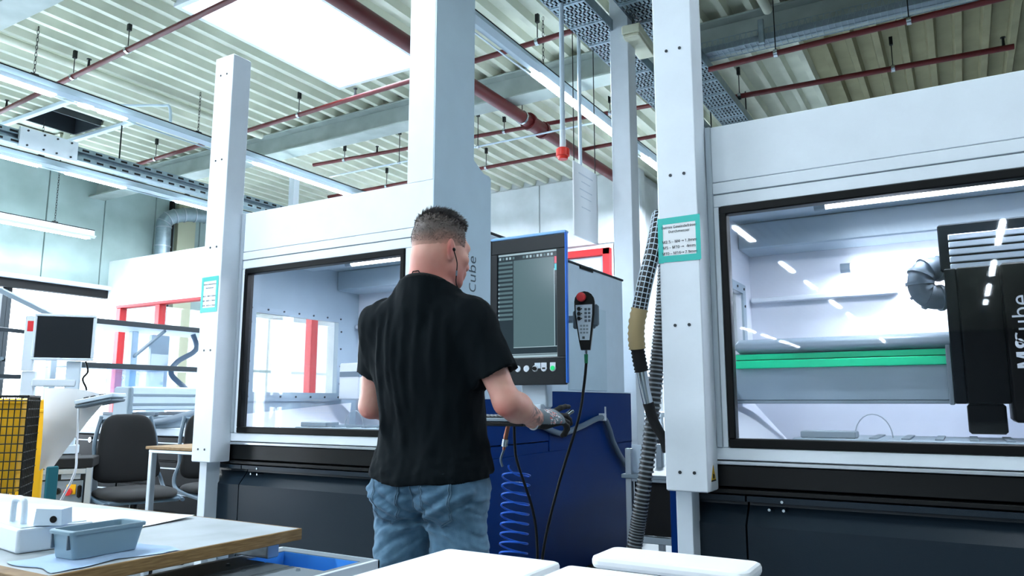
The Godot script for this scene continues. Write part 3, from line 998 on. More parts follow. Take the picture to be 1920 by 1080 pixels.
	part("beam_lip", Geo.new().bxx(gx, 1.42, 1.175, 1.19, -0.95, -0.76, 0.003), M.mid_grey, t)
	# chute floor and table
	var ch := Geo.new()
	ch.bxx(xl + 0.03, 1.43, 0.93, 0.965, zb, -0.06)
	ch.quad(Vector3(xl + 0.03, 1.18, -1.2), Vector3(0.08, 0.97, -0.9), Vector3(0.08, 0.97, -0.1), Vector3(xl + 0.03, 1.1, -0.1), Vector3(0.7, 0.7, 0))
	part("cabin_floor", ch, M.inner_white, t)
	part("work_table", Geo.new().bxx(0.2, 1.3, 0.985, 1.03, -0.75, -0.28, 0.006), M.inner_grey, t)
	for k in 9:
		part("table_slot", Geo.new().bxx(0.26 + k * 0.12, 0.29 + k * 0.12, 1.03, 1.036, -0.7, -0.3), M.mid_grey, t)
	part("table_block", Geo.new().bxx(0.23, 0.45, 1.03, 1.06, -0.42, -0.3, 0.005), M.mid_grey, t)
	var arc := []
	for k in 13:
		var an := PI * k / 12
		arc.append(Vector3(0.5 - cos(an) * 0.075, 1.03 + sin(an) * 0.1, -0.5))
	part("wire_loop", Geo.new().tube(arc, 0.0025, 5), M.alu_matte, t)
	# spindle head
	part("head_box", Geo.new().bxx(0.806, 1.24, 1.75, 1.965, -0.85, -0.6, 0.008), M.spindle_dark, t)
	for k in 5:
		part("vent_slat", Geo.new().bxx(0.845, 1.135, 1.757 + k * 0.033, 1.782 + k * 0.033, -0.6, -0.588, 0.003), M.light_grey, t)
	var hc := Geo.new()
	hc.xf = Transform3D(Basis(Vector3(1, 0, 0), Vector3(0, 0, 1), Vector3(0, -1, 0)), Vector3.ZERO)
	part("head_cover", Geo.new().bxx(0.818, 0.865, 1.175, 1.752, -0.8, -0.52, 0.006), M.spindle_dark, t)
	part("head_cover", Geo.new().bxx(0.865, 1.02, 1.175, 1.75, -0.8, -0.5, 0.006), M.spindle_black, t)
	part("head_cover", Geo.new().bxx(1.02, 1.25, 1.1, 1.752, -0.8, -0.47, 0.012), M.spindle_brown, t)
	part("spindle_nose", Geo.new().bxx(0.86, 1.0, 1.05, 1.175, -0.72, -0.54, 0.01), M.spindle_black, t)
	part("head_edge", Geo.new().bxx(0.798, 0.818, 1.17, 1.43, -0.7, -0.6, 0.004), M.mid_grey, t)
	lettering("M8", 0.066, M.print_white, t, Transform3D(Basis(Vector3.BACK, PI / 2), Vector3(1.082, 1.375, -0.469)), true)
	lettering("Cube", 0.066, M.print_white, t, Transform3D(Basis(Vector3.BACK, PI / 2), Vector3(1.082, 1.513, -0.469)))
	var el := spline([Vector3(0.83, 1.775, -0.68), Vector3(0.76, 1.775, -0.64), Vector3(0.725, 1.74, -0.62), Vector3(0.725, 1.68, -0.62), Vector3(0.76, 1.645, -0.63), Vector3(0.83, 1.645, -0.66)], 6)
	part("extraction_elbow", Geo.new().tube(el, 0.052, 14), M.hose_grey, t)
	for i in range(3, el.size() - 2, 4):
		var d: Vector3 = (el[i + 1] - el[i]).normalized() * 0.007
		part("elbow_ring", Geo.new().cyl(el[i] - d, el[i] + d, 0.06, -1, 16), M.hose_grey, t)
	# column cover left of the window
	part("column_cover", Geo.new().bxx(-0.226, -0.05, 0.824, 3.43, -0.003, 0.143, 0.006), M.white, t)
	var cs := Geo.new().cyl(Vector3.ZERO, Vector3(0, 0, 0.0055), 0.007, -1, 8).mesh()
	for y in [0.9, 1.5, 2.15, 2.72, 3.3]:
		for x in [-0.165, -0.105]:
			part("column_screw", cs, M.screw, t).position = Vector3(x, y, 0.14)
	part("column_leg", Geo.new().bxx(-0.2, -0.132, 0, 0.83, 0.0, 0.1, 0.004), M.white2, t)
	if not left:
		part("blue_side_panel", Geo.new().bxx(-0.265, -0.215, 0, 0.81, -1.5, -0.01, 0.004), M.blue, t)
		var wt := Geo.new()
		wt.xf = Transform3D(Basis(Vector3(0, 0, -1), Vector3(0, 1, 0), Vector3(1, 0, 0)), Vector3(-0.0495, 0.895, 0.07))
		wt.prism([Vector2(-0.034, -0.03), Vector2(0.034, -0.03), Vector2(0, 0.034)], 0.0008)
		var sg := part("warning_sticker", wt, M.yellow_sign, t, "small yellow warning triangle")
		var bl := Geo.new()
		bl.xf = Transform3D(Basis(Vector3(0, 0, -1), Vector3(0, 1, 0), Vector3(1, 0, 0)), Vector3(-0.0486, 0.895, 0.07))
		bl.prism([Vector2(-0.01, -0.02), Vector2(0.01, -0.02), Vector2(0.012, -0.006), Vector2(-0.008, 0.0)], 0.0006)
		bl.prism([Vector2(-0.034, -0.031), Vector2(0.034, -0.031), Vector2(0.03, -0.025), Vector2(-0.03, -0.025)], 0.0006)
		part("warning_symbol", bl, M.ink, sg)
	# tall pillar at the right end
	var px0 := 1.29
	var pg := Geo.new()
	pg.bxx(px0, xr, 0.93, 3.9, -0.39, 0.002, 0.004)
	part("pillar", Geo.new().bxx(px0, xr - 0.004, 2.385, 3.9, -0.386, 0.0, 0.003), M.white, t)
	var sp := Geo.new()
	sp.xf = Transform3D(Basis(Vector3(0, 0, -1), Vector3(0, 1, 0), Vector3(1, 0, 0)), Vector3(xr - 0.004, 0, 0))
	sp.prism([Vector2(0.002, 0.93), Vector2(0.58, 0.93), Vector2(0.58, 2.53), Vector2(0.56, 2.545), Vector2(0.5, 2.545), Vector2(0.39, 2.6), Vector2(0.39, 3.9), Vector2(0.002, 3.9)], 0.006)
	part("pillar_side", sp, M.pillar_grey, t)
	if left:
		var tx := Basis(Vector3.UP, PI / 2) * Basis(Vector3.BACK, PI / 2)
		lettering("M8", 0.07, M.print_grey, t, Transform3D(tx, Vector3(xr + 0.003, 1.705, -0.385)), true)
		lettering("Cube", 0.07, M.print_grey, t, Transform3D(tx, Vector3(xr + 0.003, 1.915, -0.385)))
	# taped note on the column cover
	note(mx, left)

func note(mx: float, left: bool) -> void:
	var lab := "paper note framed in teal tape on the right machine column, thread sizes listed" if not left else "smaller paper note framed in teal tape on the left machine column"
	var w := 0.166 if not left else 0.14
	var h := 0.17 if not left else 0.2
	var t := thing("taped_note", lab, "note", Vector3(mx - 0.135 if not left else mx - 0.145, 1.782 if not left else 1.75, FRONT + 0.1435))
	part("paper", Geo.new().bxx(-w / 2, w / 2, 0, h, 0, 0.0006), M.paper, t)
	var tp := Geo.new()
	var b := 0.02
	tp.xf = Transform3D(Basis(Vector3.BACK, 0.012), Vector3.ZERO)
	tp.bxx(-w / 2 - 0.008, w / 2 + 0.008, h - b * 0.8, h + 0.012, 0.0006, 0.0014)
	tp.xf = Transform3D(Basis(Vector3.BACK, -0.01), Vector3.ZERO)
	tp.bxx(-w / 2 - 0.008, w / 2 + 0.005, -0.012, b * 0.8, 0.0007, 0.0015)
	tp.xf = Transform3D.IDENTITY
	tp.bxx(-w / 2 - 0.01, -w / 2 + b * 0.6, -0.014, h + 0.01, 0.0009, 0.0017)
	tp.bxx(w / 2 - b * 0.55, w / 2 + 0.009, -0.01, h + 0.012, 0.0009, 0.0017)
	part("tape", tp, M.teal_tape, t)
	var lines := [["Datron Gewindefräser", 0.136, 0.0115], ["Durchmesser", 0.117, 0.0115], ["M2.5 – M4 → 1.8mm", 0.074, 0.0125], ["M5 – M10 → 4mm", 0.05, 0.0125], ["M10 – M16 → 7.9mm", 0.025, 0.0125]]
	for l in lines:
		var k := 0.8 if left else 1.0
		var im: Material = M.ink if not left else M.ink_soft
		var y: float = l[1] * h / 0.166
		var bits: PackedStringArray = String(l[0]).split(" → ")
		if bits.size() < 2:
			lettering(l[0], l[2] * k, im, t, Transform3D(Basis(), Vector3(0, y, 0.0014)), false, 0.0008)
			continue
		lettering(bits[0], l[2] * k, im, t, Transform3D(Basis(), Vector3(-0.036 * k, y, 0.0014)), false, 0.0008)
		lettering(bits[1], l[2] * k, im, t, Transform3D(Basis(), Vector3(0.05 * k, y, 0.0014)), false, 0.0008)
		var ar := Geo.new()
		ar.xf = Transform3D(Basis(), Vector3(0.013 * k, y, 0.001))
		ar.bxx(-0.007 * k, 0.003 * k, -0.0006, 0.0006, 0, 0.0008)
		ar.prism([Vector2(0.002 * k, -0.003 * k), Vector2(0.008 * k, 0), Vector2(0.002 * k, 0.003 * k)], 0.0008)
		part("arrow_mark", ar, im, t)

# ---------------------------------------------------------------- operator console and its cables
func console() -> void:
	var t := thing("control_console", "upright black operator screen with blue side edge in front of the man", "control screen", Vector3(-1.611, 1.255, -2.85))
	# local: x right, y up, z towards the viewer; 0.383 wide, 0.66 tall
	var hw := 0.1915
	var bz := Geo.new()
	bz.bxx(-hw + 0.004, hw - 0.006, 0, 0.118, -0.02, 0.0, 0.004)
	bz.bxx(-hw + 0.004, hw - 0.006, 0.585, 0.65, -0.02, 0.0, 0.004)
	bz.bxx(-hw + 0.004, -0.156, 0.118, 0.585, -0.02, 0.0, 0.002)
	bz.bxx(0.144, hw - 0.006, 0.118, 0.585, -0.02, 0.0, 0.002)
	part("bezel", bz, M.bezel, t)
	part("rear_case", Geo.new().bxx(-hw + 0.03, hw - 0.03, 0.02, 0.64, -0.06, -0.012, 0.01), M.light_grey, t)
	part("top_rim", Geo.new().bxx(-hw, hw, 0.648, 0.663, -0.03, 0.003, 0.005), M.silver_rim, t)
	part("side_rim", Geo.new().bxx(hw - 0.007, hw, 0.006, 0.655, -0.02, 0.002, 0.003), M.blue_rim, t, "bright blue side edge")
	part("side_rim", Geo.new().bxx(-hw, -hw + 0.006, 0.006, 0.655, -0.02, 0.002, 0.003), M.bezel, t)
	var s := part("screen", Geo.new().bxx(-0.158, 0.146, 0.116, 0.587, -0.012, -0.009), M.screen_dark, t)
	part("work_view", Geo.new().bxx(-0.075, 0.128, 0.165, 0.552, -0.009, -0.0084), M.screen, s)
	part("title_bar", Geo.new().bxx(-0.154, 0.142, 0.576, 0.584, -0.009, -0.0084), M.screen_light, s)
	for k in 16:
		if k != 5 and k != 6:
			part("tool_icon", Geo.new().bxx(-0.15 + k * 0.0175, -0.14 + k * 0.0175, 0.559, 0.57, -0.009, -0.0082), M.screen_light if k % 3 != 1 else M.screen, s)
	for k in 14:
		part("list_row", Geo.new().bxx(-0.154, -0.08, 0.54 - k * 0.0195, 0.55 - k * 0.0195, -0.009, -0.0082), M.screen, s)
		if k > 4:
			part("row_mark", Geo.new().bxx(-0.1535, -0.149, 0.541 - k * 0.0195, 0.548 - k * 0.0195, -0.0082, -0.0078), M.screen_light, s)
	part("view_edge", Geo.new().bxx(-0.075, 0.142, 0.162, 0.165, -0.009, -0.0082).bxx(0.128, 0.131, 0.165, 0.5, -0.009, -0.0082), M.screen_light, s)
	part("status_bar", Geo.new().bxx(-0.154, 0.142, 0.119, 0.129, -0.009, -0.0082), M.screen_light, s)
	part("status_bar", Geo.new().bxx(-0.154, 0.142, 0.132, 0.135, -0.009, -0.0082), M.screen_light, s)
	part("palette", Geo.new().bxx(0.131, 0.143, 0.522, 0.553, -0.009, -0.008), M.screen_red, s)
	part("palette", Geo.new().bxx(0.131, 0.143, 0.492, 0.52, -0.009, -0.008), M.screen_cyan, s)
	part("palette", Geo.new().bxx(0.131, 0.143, 0.43, 0.49, -0.009, -0.008), M.screen_dark, s)
	for k in 6:
		var x := -0.09 + k * 0.0428
		var g := Geo.new()
		if k >= 4:
			g.bxx(x - 0.0135, x + 0.0135, 0.07, 0.094, 0.0, 0.003, 0.001)
		g.cyl(Vector3(x, 0.07, 0), Vector3(x, 0.07, 0.004), 0.0145, 0.0135, 20)
		var b := part("round_button", g, M.button_white, t)
		if k == 3:
			part("key_switch", Geo.new().cyl(Vector3(x, 0.07, 0.004), Vector3(x, 0.07, 0.014), 0.009, 0.008, 14).bxx(x - 0.014, x - 0.006, 0.068, 0.072, 0.004, 0.012), M.black, b)
			part("name_plate", Geo.new().bxx(x - 0.002, x + 0.026, 0.07, 0.094, 0.0, 0.002), M.light_grey, b)
		elif k == 4:
			part("usb_slot", Geo.new().bxx(x - 0.007, x + 0.007, 0.067, 0.073, 0.004, 0.0052), M.black, b)
		elif k == 5:
			part("power_lens", Geo.new().cyl(Vector3(x, 0.07, 0.004), Vector3(x, 0.07, 0.008), 0.0105, 0.009, 16), M.button_green, b, "glowing green power button")
		else:
			part("symbol", Geo.new().cyl(Vector3(x, 0.07, 0.004), Vector3(x, 0.07, 0.0046), 0.006, 0.006, 12), M.light_grey, b)
	# neck and arm back to the machine
	part("neck", Geo.new().bxx(-0.07, 0.062, -0.1, 0.05, -0.12, -0.06, 0.01), M.light_grey, t)
	part("arm", Geo.new().bxx(-0.8, 0.0, 0.1, 0.2, -0.2, -0.06, 0.012), M.light_grey, t)
	part("arm_stub", Geo.new().bxx(-0.8, -0.74, 0.1, 0.2, -0.5, -0.1, 0.012), M.light_grey, t)
	# keyboard tray
	var tr := part("keyboard_tray", Geo.new().bxx(-0.42, 0.12, -0.168, -0.15, -0.05, 0.25, 0.006), M.black, t)
	part("tray_lip", Geo.new().bxx(-0.42, 0.12, -0.15, -0.135, 0.235, 0.25, 0.004), M.mid_grey, tr)
	part("tray_post", Geo.new().bxx(-0.06, 0.05, -0.16, -0.08, -0.12, -0.03, 0.006), M.light_grey, t)
	var kb := thing("keyboard", "black keyboard with white key marks on the tray under the screen", "keyboard", Vector3(-1.72, 1.1055, -2.71))
	kb.rotation.x = 0.06
	part("body", Geo.new().bxx(-0.27, 0.2, 0, 0.014, -0.075, 0.075, 0.005), M.black, kb)
	for r in 6:
		for c in 23:
			var x := -0.255 + c * 0.0193 + (0.004 * (r % 3))
			var z := -0.06 + r * 0.0195
			var k := Geo.new()
			k.box(Vector3(x, 0.017, z), Vector3(0.0165, 0.008, 0.0165), 0.002)
			var ky := part("key", k, M.black, kb)
			part("key_mark", Geo.new().bxx(x - 0.004, x + 0.003, 0.0211, 0.0215, z - 0.004, z + 0.003), M.print_white, ky)
	# hand-held control on its bracket
	var p := thing("hand_control", "black hand control with red stop knob hung beside the screen", "hand control", Vector3(-1.392, 1.53, -2.97), deg_to_rad(20))
	part("bracket", Geo.new().bxx(-0.055, 0.045, -0.03, 0.05, -0.04, -0.022, 0.006).bxx(0.03, 0.06, -0.02, 0.075, -0.04, -0.005, 0.008), M.hose_grey, p)
	part("bracket_arm", Geo.new().bxx(-0.12, -0.02, 0.0, 0.03, -0.07, -0.035, 0.004), M.mid_grey, p)
	var out := []
	for k in 9:
		var an := PI * k / 8
		out.append(Vector2(cos(an) * 0.044, 0.085 + sin(an) * 0.045))
	out.append_array([Vector2(-0.043, 0.03), Vector2(-0.025, -0.09), Vector2(-0.018, -0.125), Vector2(0.022, -0.125), Vector2(0.027, -0.09), Vector2(0.043, 0.03)])
	part("body", Geo.new().prism(out, 0.034, -0.022), M.black, p)
	part("keypad", Geo.new().prism([Vector2(-0.038, 0.07), Vector2(-0.037, 0.03), Vector2(-0.021, -0.083), Vector2(0.02, -0.083), Vector2(0.033, 0.03), Vector2(0.034, 0.072)], 0.0015, 0.012), M.light_grey, p)
	part("stop_collar", Geo.new().cyl(Vector3(-0.012, 0.103, 0.012), Vector3(-0.012, 0.103, 0.026), 0.014, -1, 16), M.black, p)
	part("stop_knob", Geo.new().cyl(Vector3(-0.012, 0.103, 0.026), Vector3(-0.012, 0.103, 0.04), 0.021, 0.019, 20).sphere(Vector3(-0.012, 0.103, 0.04), Vector3(0.019, 0.019, 0.006)), M.estop_red, p, "red stop knob")
	for k in 3:
		part("knob", Geo.new().cyl(Vector3(-0.024, 0.053 - k * 0.021, 0.0135), Vector3(-0.024, 0.053 - k * 0.021, 0.026), 0.009, 0.007, 12).bxx(-0.014, -0.01, 0.051 - k * 0.021, 0.055 - k * 0.021, 0.0135, 0.02), M.black, p)
	for r in 4:
		for c in 2:
			part("button", Geo.new().bxx(0.0 + c * 0.015, 0.011 + c * 0.015, 0.045 - r * 0.0165, 0.056 - r * 0.0165, 0.0135, 0.0155, 0.001), M.hose_grey, p)
	for r in 3:
		for c in 3:
			part("key_label", Geo.new().bxx(-0.02 + c * 0.013, -0.011 + c * 0.013, -0.025 - r * 0.015, -0.017 - r * 0.015, 0.0135, 0.0142), M.mid_grey, p)
	part("keypad_mark", Geo.new().bxx(-0.011, 0.0, -0.078, -0.067, 0.0135, 0.0142), M.print_grey, p)
	part("plug", Geo.new().cyl(Vector3(0.003, -0.125, -0.005), Vector3(0.003, -0.145, -0.005), 0.006, -1, 10), M.steel, p)
	part("plug_sleeve", Geo.new().cyl(Vector3(0.003, -0.143, -0.005), Vector3(0.003, -0.182, -0.005), 0.0085, 0.0075, 12), M.plug_green, p, "green plug sleeve")
	var cd := thing("hanging_cable", "long black cable hanging in a loop from the hand control", "cable")
	var pts := spline([Vector3(-1.391, 1.348, -2.976), Vector3(-1.396, 1.25, -2.96), Vector3(-1.41, 1.11, -2.93), Vector3(-1.477, 0.861, -2.885), Vector3(-1.542, 0.641, -2.885), Vector3(-1.57, 0.5, -2.89), Vector3(-1.575, 0.38, -2.885), Vector3(-1.58, 0.36, -2.88), Vector3(-1.585, 0.4, -2.86), Vector3(-1.572, 0.56, -2.86), Vector3(-1.583, 0.729, -2.845), Vector3(-1.622, 0.927, -2.785), Vector3(-1.63, 1.0, -2.775), Vector3(-1.628, 1.088, -2.765)], 7)
	part("cord", Geo.new().tube(pts, 0.0062, 8), M.black, cd)
	# coiled air hose
	var ah := thing("air_hose", "coiled bright blue air hose hanging beside the man in front of the blue panel", "air hose")
	part("fitting", Geo.new().tube([Vector3(-1.645, 1.087, -2.745), Vector3(-1.66, 1.04, -2.75), Vector3(-1.672, 0.985, -2.755)], [0.009, 0.01, 0.006], 10), M.copper, ah)
	part("coupling", Geo.new().cyl(Vector3(-1.662, 1.03, -2.751), Vector3(-1.669, 1.0, -2.754), 0.0125, -1, 10), M.steel, ah)
	var hp := [Vector3(-1.672, 0.985, -2.755), Vector3(-1.69, 0.945, -2.76), Vector3(-1.688, 0.915, -2.77)]
	part("lead", Geo.new().tube(spline(hp, 6), 0.005, 8), M.cable_grey, ah)
	var co := []
	var turns := 12
	for i in turns * 18 + 1:
		var f := float(i) / (turns * 18)
		var an := TAU * i / 18.0 + 2.4
		var ce := Vector3(-1.655, 0.905, -2.83).lerp(Vector3(-1.7, 0.42, -2.87), f)
		var rr := 0.06 if i > 6 else 0.035
		co.append(ce + Vector3(cos(an) * rr, sin(an) * 0.02, sin(an) * rr * 0.9))
	part("coil", Geo.new().tube(co, 0.0042, 6), M.coil_blue, ah)
	# grey cable clipped to the blue skirt
	var gc := thing("grey_cable", "grey cable sagging along the blue panel under the gloved hand", "cable")
	part("cable", Geo.new().tube(spline([Vector3(-2.36, 1.1, -4.1), Vector3(-2.36, 1.03, -4.37), Vector3(-2.36, 0.983, -4.56), Vector3(-2.36, 0.976, -4.68), Vector3(-2.355, 1.012, -4.93), Vector3(-2.355, 1.069, -5.3), Vector3(-2.35, 0.985, -5.42), Vector3(-2.35, 0.875, -5.5), Vector3(-2.35, 0.72, -5.7), Vector3(-2.33, 0.58, -5.92), Vector3(-2.3, 0.5, -6.1)], 6), 0.02, 10), M.cable_grey, gc)
	part("cable_tie", Geo.new().bxx(-2.385, -2.325, 1.045, 1.1, -5.32, -5.3, 0.004).bar(Vector3(-2.33, 1.09, -5.31), Vector3(-2.33, 1.15, -5.31), 0.004, 0.012), M.print_white, gc)
# ---------------------------------------------------------------- hoses and frames between the machines
func ribbed(t: Node3D, pts: Array, r: float, n: int, m: Material, called: String, cross := false) -> void:
	var path := spline(pts, n)
	var rad := []
	for i in path.size():
		rad.append(r * (1.0 if i % 2 == 0 else 0.84))
	part(called, Geo.new().tube(path, rad, 14), m, t)
	if cross:
		var g := Geo.new()
		for k in 10:
			var an := TAU * k / 10
			var line := []
			for i in range(0, path.size(), 3):
				var d: Vector3 = (path[mini(i + 1, path.size() - 1)] - path[maxi(i - 1, 0)]).normalized()
				var x := d.cross(Vector3(0, 0, 1)).normalized()
				line.append(path[i] + (x * cos(an) + d.cross(x) * sin(an)) * r)
			g.tube(line, 0.002, 4, false)
		for i in range(1, path.size(), 2):
			var dd: Vector3 = (path[mini(i + 1, path.size() - 1)] - path[i - 1]) * 0.09
			g.cyl(path[i] - dd, path[i] + dd, r * 1.01, -1, 12, false)
		tag(part("braid", g, M.light_grey, t), "", "", "", "stuff")

func aisle() -> void:
	var t := thing("suction_hose", "ribbed suction hose with beige taped joint and steel tube beside the right machine", "hose")
	ribbed(t, [Vector3(-1.12, 2.02, -3.2), Vector3(-1.11, 1.861, -3.09), Vector3(-1.14, 1.7, -3.052), Vector3(-1.172, 1.575, -3.055)], 0.033, 14, M.hose_dark, "hose", true)
	var tape := spline([Vector3(-1.171, 1.58, -3.055), Vector3(-1.186, 1.52, -3.057), Vector3(-1.193, 1.46, -3.063), Vector3(-1.193, 1.41, -3.072)], 8)
	var rad := []
	for i in tape.size():
		rad.append(0.036 + 0.0025 * sin(i * 1.9))
	part("taped_joint", Geo.new().tube(tape, rad, 14), M.tape_beige, t, "beige taped joint")
	ribbed(t, [Vector3(-1.193, 1.418, -3.071), Vector3(-1.19, 1.37, -3.08), Vector3(-1.185, 1.315, -3.094)], 0.032, 7, M.black_matte, "cuff")
	part("steel_tube", Geo.new().tube(spline([Vector3(-1.186, 1.325, -3.092), Vector3(-1.178, 1.24, -3.11), Vector3(-1.17, 1.17, -3.128)], 5), 0.022, 14), M.steel, t)
	part("nozzle_grip", Geo.new().tube(spline([Vector3(-1.171, 1.18, -3.127), Vector3(-1.155, 1.1, -3.145), Vector3(-1.125, 1.03, -3.17), Vector3(-1.115, 0.97, -3.18)], 5), [0.024, 0.024, 0.023, 0.023, 0.023, 0.022, 0.022, 0.021, 0.02, 0.02, 0.019, 0.019, 0.018, 0.018, 0.017, 0.016], 12), M.black_matte, t)
	var t2 := thing("drain_hose", "long ribbed grey hose hanging straight down to the floor in the aisle", "hose")
	ribbed(t2, [Vector3(-1.13, 1.95, -3.3), Vector3(-1.128, 1.75, -3.27), Vector3(-1.14, 1.532, -3.24), Vector3(-1.165, 1.305, -3.22), Vector3(-1.2, 1.01, -3.21), Vector3(-1.245, 0.737, -3.2), Vector3(-1.28, 0.556, -3.2), Vector3(-1.34, 0.25, -3.2), Vector3(-1.42, 0.05, -3.18), Vector3(-1.6, 0.035, -3.1)], 0.032, 20, M.hose_dark, "hose")
	var p2: Array = spline([Vector3(-1.13, 1.95, -3.3), Vector3(-1.128, 1.75, -3.27), Vector3(-1.14, 1.532, -3.24), Vector3(-1.165, 1.305, -3.22), Vector3(-1.2, 1.01, -3.21), Vector3(-1.245, 0.737, -3.2), Vector3(-1.28, 0.556, -3.2), Vector3(-1.34, 0.25, -3.2), Vector3(-1.42, 0.05, -3.18)], 14)
	var rg := Geo.new()
	for i in p2.size() - 1:
		var dd: Vector3 = (p2[i + 1] - p2[i]) * 0.2
		rg.cyl(p2[i] - dd, p2[i] + dd, 0.0345, -1, 12, false)
	tag(part("spiral_rib", rg, M.hose_mesh, t2), "", "", "", "stuff")
	# frame rack in the back of the aisle
	var k := thing("aluminium_rack", "low aluminium frame rack with black panel behind the hanging hoses", "rack", Vector3(-1.62, 0, -4.75))
	for x in [-0.2, 0.2]:
		for z in [-0.3, 0.25]:
			part("post", Geo.new().bxx(x - 0.02, x + 0.02, 0.03, 0.9, z - 0.02, z + 0.02, 0.004), M.alu_matte, k)
			part("foot", Geo.new().cyl(Vector3(x, 0, z), Vector3(x, 0.03, z), 0.03, 0.02, 12), M.black, k)
	for y in [0.27, 0.36, 0.72]:
		part("rail", Geo.new().bxx(-0.2, 0.2, y - 0.02, y + 0.02, 0.225, 0.265, 0.004), M.alu_matte, k)
	part("top", Geo.new().bxx(-0.24, 0.24, 0.72, 0.745, -0.34, 0.29, 0.004), M.mid_grey, k)
	part("black_panel", Geo.new().bxx(-0.18, 0.18, 0.38, 0.7, 0.2, 0.22), M.black_matte, k)
	part("slotted_bracket", Geo.new().bxx(-0.2, -0.12, 0.745, 0.92, 0.2, 0.21, 0.002), M.light_grey, k)
	var v := thing("small_valve", "small steel valve with white tag and black handle on the aluminium rack", "valve", Vector3(-1.5, 0.745, -4.52))
	part("body", Geo.new().cyl(Vector3(-0.05, 0.05, 0), Vector3(0.05, 0.05, 0), 0.025, -1, 14).sphere(Vector3(-0.02, 0.05, 0.01), Vector3(0.035, 0.035, 0.035)).bxx(-0.02, 0.02, 0, 0.04, -0.02, 0.02, 0.004), M.steel, v)
	part("tag", Geo.new().bxx(-0.035, 0.02, 0.1, 0.21, -0.005, 0.005, 0.003), M.paper, v)
	part("handle", Geo.new().tube([Vector3(0.03, 0.05, 0), Vector3(0.05, 0.15, 0.0), Vector3(0.03, 0.24, 0)], 0.013, 8), M.black, v)
	var bt := thing("white_bench", "white slatted bench frame far back in the aisle beyond the column", "bench", Vector3(-3.3, 0, -8.0))
	for y in [0.72, 0.88]:
		part("rail", Geo.new().bxx(-0.5, 0.6, y, y + 0.09, 0.35, 0.4, 0.006), M.white2, bt)
	part("top", Geo.new().bxx(-0.5, 0.6, 1.03, 1.08, -0.35, 0.42, 0.006), M.white2, bt)
	for x in [-0.46, 0.0, 0.56]:
		for z in [-0.3, 0.37]:
			part("leg", Geo.new().bxx(x - 0.03, x + 0.03, 0, 1.03, z - 0.03, z + 0.03, 0.004), M.white2, bt)
# ---------------------------------------------------------------- left side: benches, chairs, basket
func make_chair(label: String) -> Node3D:
	# front of the seat towards local +z
	var t := thing("work_chair", label, "chair", Vector3.ZERO, 0, "black work chairs at the bench")
	var seat := func(u: float, w: float) -> Vector3:
		var a := TAU * u
		var rx := signf(cos(a)) * pow(absf(cos(a)), 0.55)
		var rz := signf(sin(a)) * pow(absf(sin(a)), 0.55)
		var th := PI * w
		var s := pow(sin(th), 0.35) if w > 0.001 and w < 0.999 else 0.0
		return Vector3(rx * 0.225 * s, 0.5 + cos(th) * 0.038 + 0.012 * rz * s * 0.5 - (0.03 * maxf(rz * s - 0.6, 0.0) * 2.0), rz * 0.225 * s)
	part("seat", Geo.new().grid(seat, 36, 12), M.seat, t)
	part("seat_shell", Geo.new().bxx(-0.215, 0.215, 0.445, 0.475, -0.215, 0.2, 0.014), M.shell_grey, t)
	var back := func(u: float, w: float) -> Vector3:
		var a := TAU * u
		var rx := signf(cos(a)) * pow(absf(cos(a)), 0.5)
		var ry := signf(sin(a)) * pow(absf(sin(a)), 0.5)
		var th := PI * w
		var s := pow(sin(th), 0.35) if w > 0.001 and w < 0.999 else 0.0
		var yy := ry * s
		var hw := 0.185 - 0.025 * yy + (0.03 * maxf(-yy - 0.35, 0.0) * 2.0)
		return Vector3(rx * s * hw, 0.8 + yy * 0.25, -0.225 - yy * 0.035 + cos(th) * 0.03 + 0.03 * (rx * s) * (rx * s))
	part("backrest", Geo.new().grid(back, 36, 12), M.seat, t)
	var sh := Geo.new()
	for s in [-1, 1]:
		sh.tube(spline([Vector3(s * 0.155, 1.03, -0.27), Vector3(s * 0.19, 0.85, -0.24), Vector3(s * 0.19, 0.68, -0.225), Vector3(s * 0.225, 0.57, -0.21), Vector3(s * 0.235, 0.5, -0.16), Vector3(s * 0.235, 0.47, 0.0), Vector3(s * 0.225, 0.455, 0.2)], 5), 0.013, 8)
	part("shell_edge", sh, M.shell_grey, t)
	part("back_shell", Geo.new().bxx(-0.15, 0.15, 0.56, 1.02, -0.285, -0.255, 0.012), M.shell_grey, t)
	part("gas_column", Geo.new().cyl(Vector3(0, 0.12, 0), Vector3(0, 0.45, 0), 0.025, -1, 14).cyl(Vector3(0, 0.1, 0), Vector3(0, 0.28, 0), 0.035, -1, 14), M.black, t)
	for k in 5:
		var a := TAU * k / 5 + 0.3
		var d := Vector3(cos(a), 0, sin(a))
		part("leg", Geo.new().bar(d * 0.03 + Vector3(0, 0.12, 0), d * 0.3 + Vector3(0, 0.075, 0), 0.045, 0.03, 0.008), M.shell_grey, t)
		part("caster", Geo.new().cyl(d * 0.3 + Vector3(-d.z * 0.02, 0.03, d.x * 0.02), d * 0.3 - Vector3(-d.z * 0.02, -0.03, d.x * 0.02), 0.03, -1, 12).cyl(d * 0.3 + Vector3(0, 0.03, 0), d * 0.3 + Vector3(0, 0.075, 0), 0.01), M.black, t)
	return t

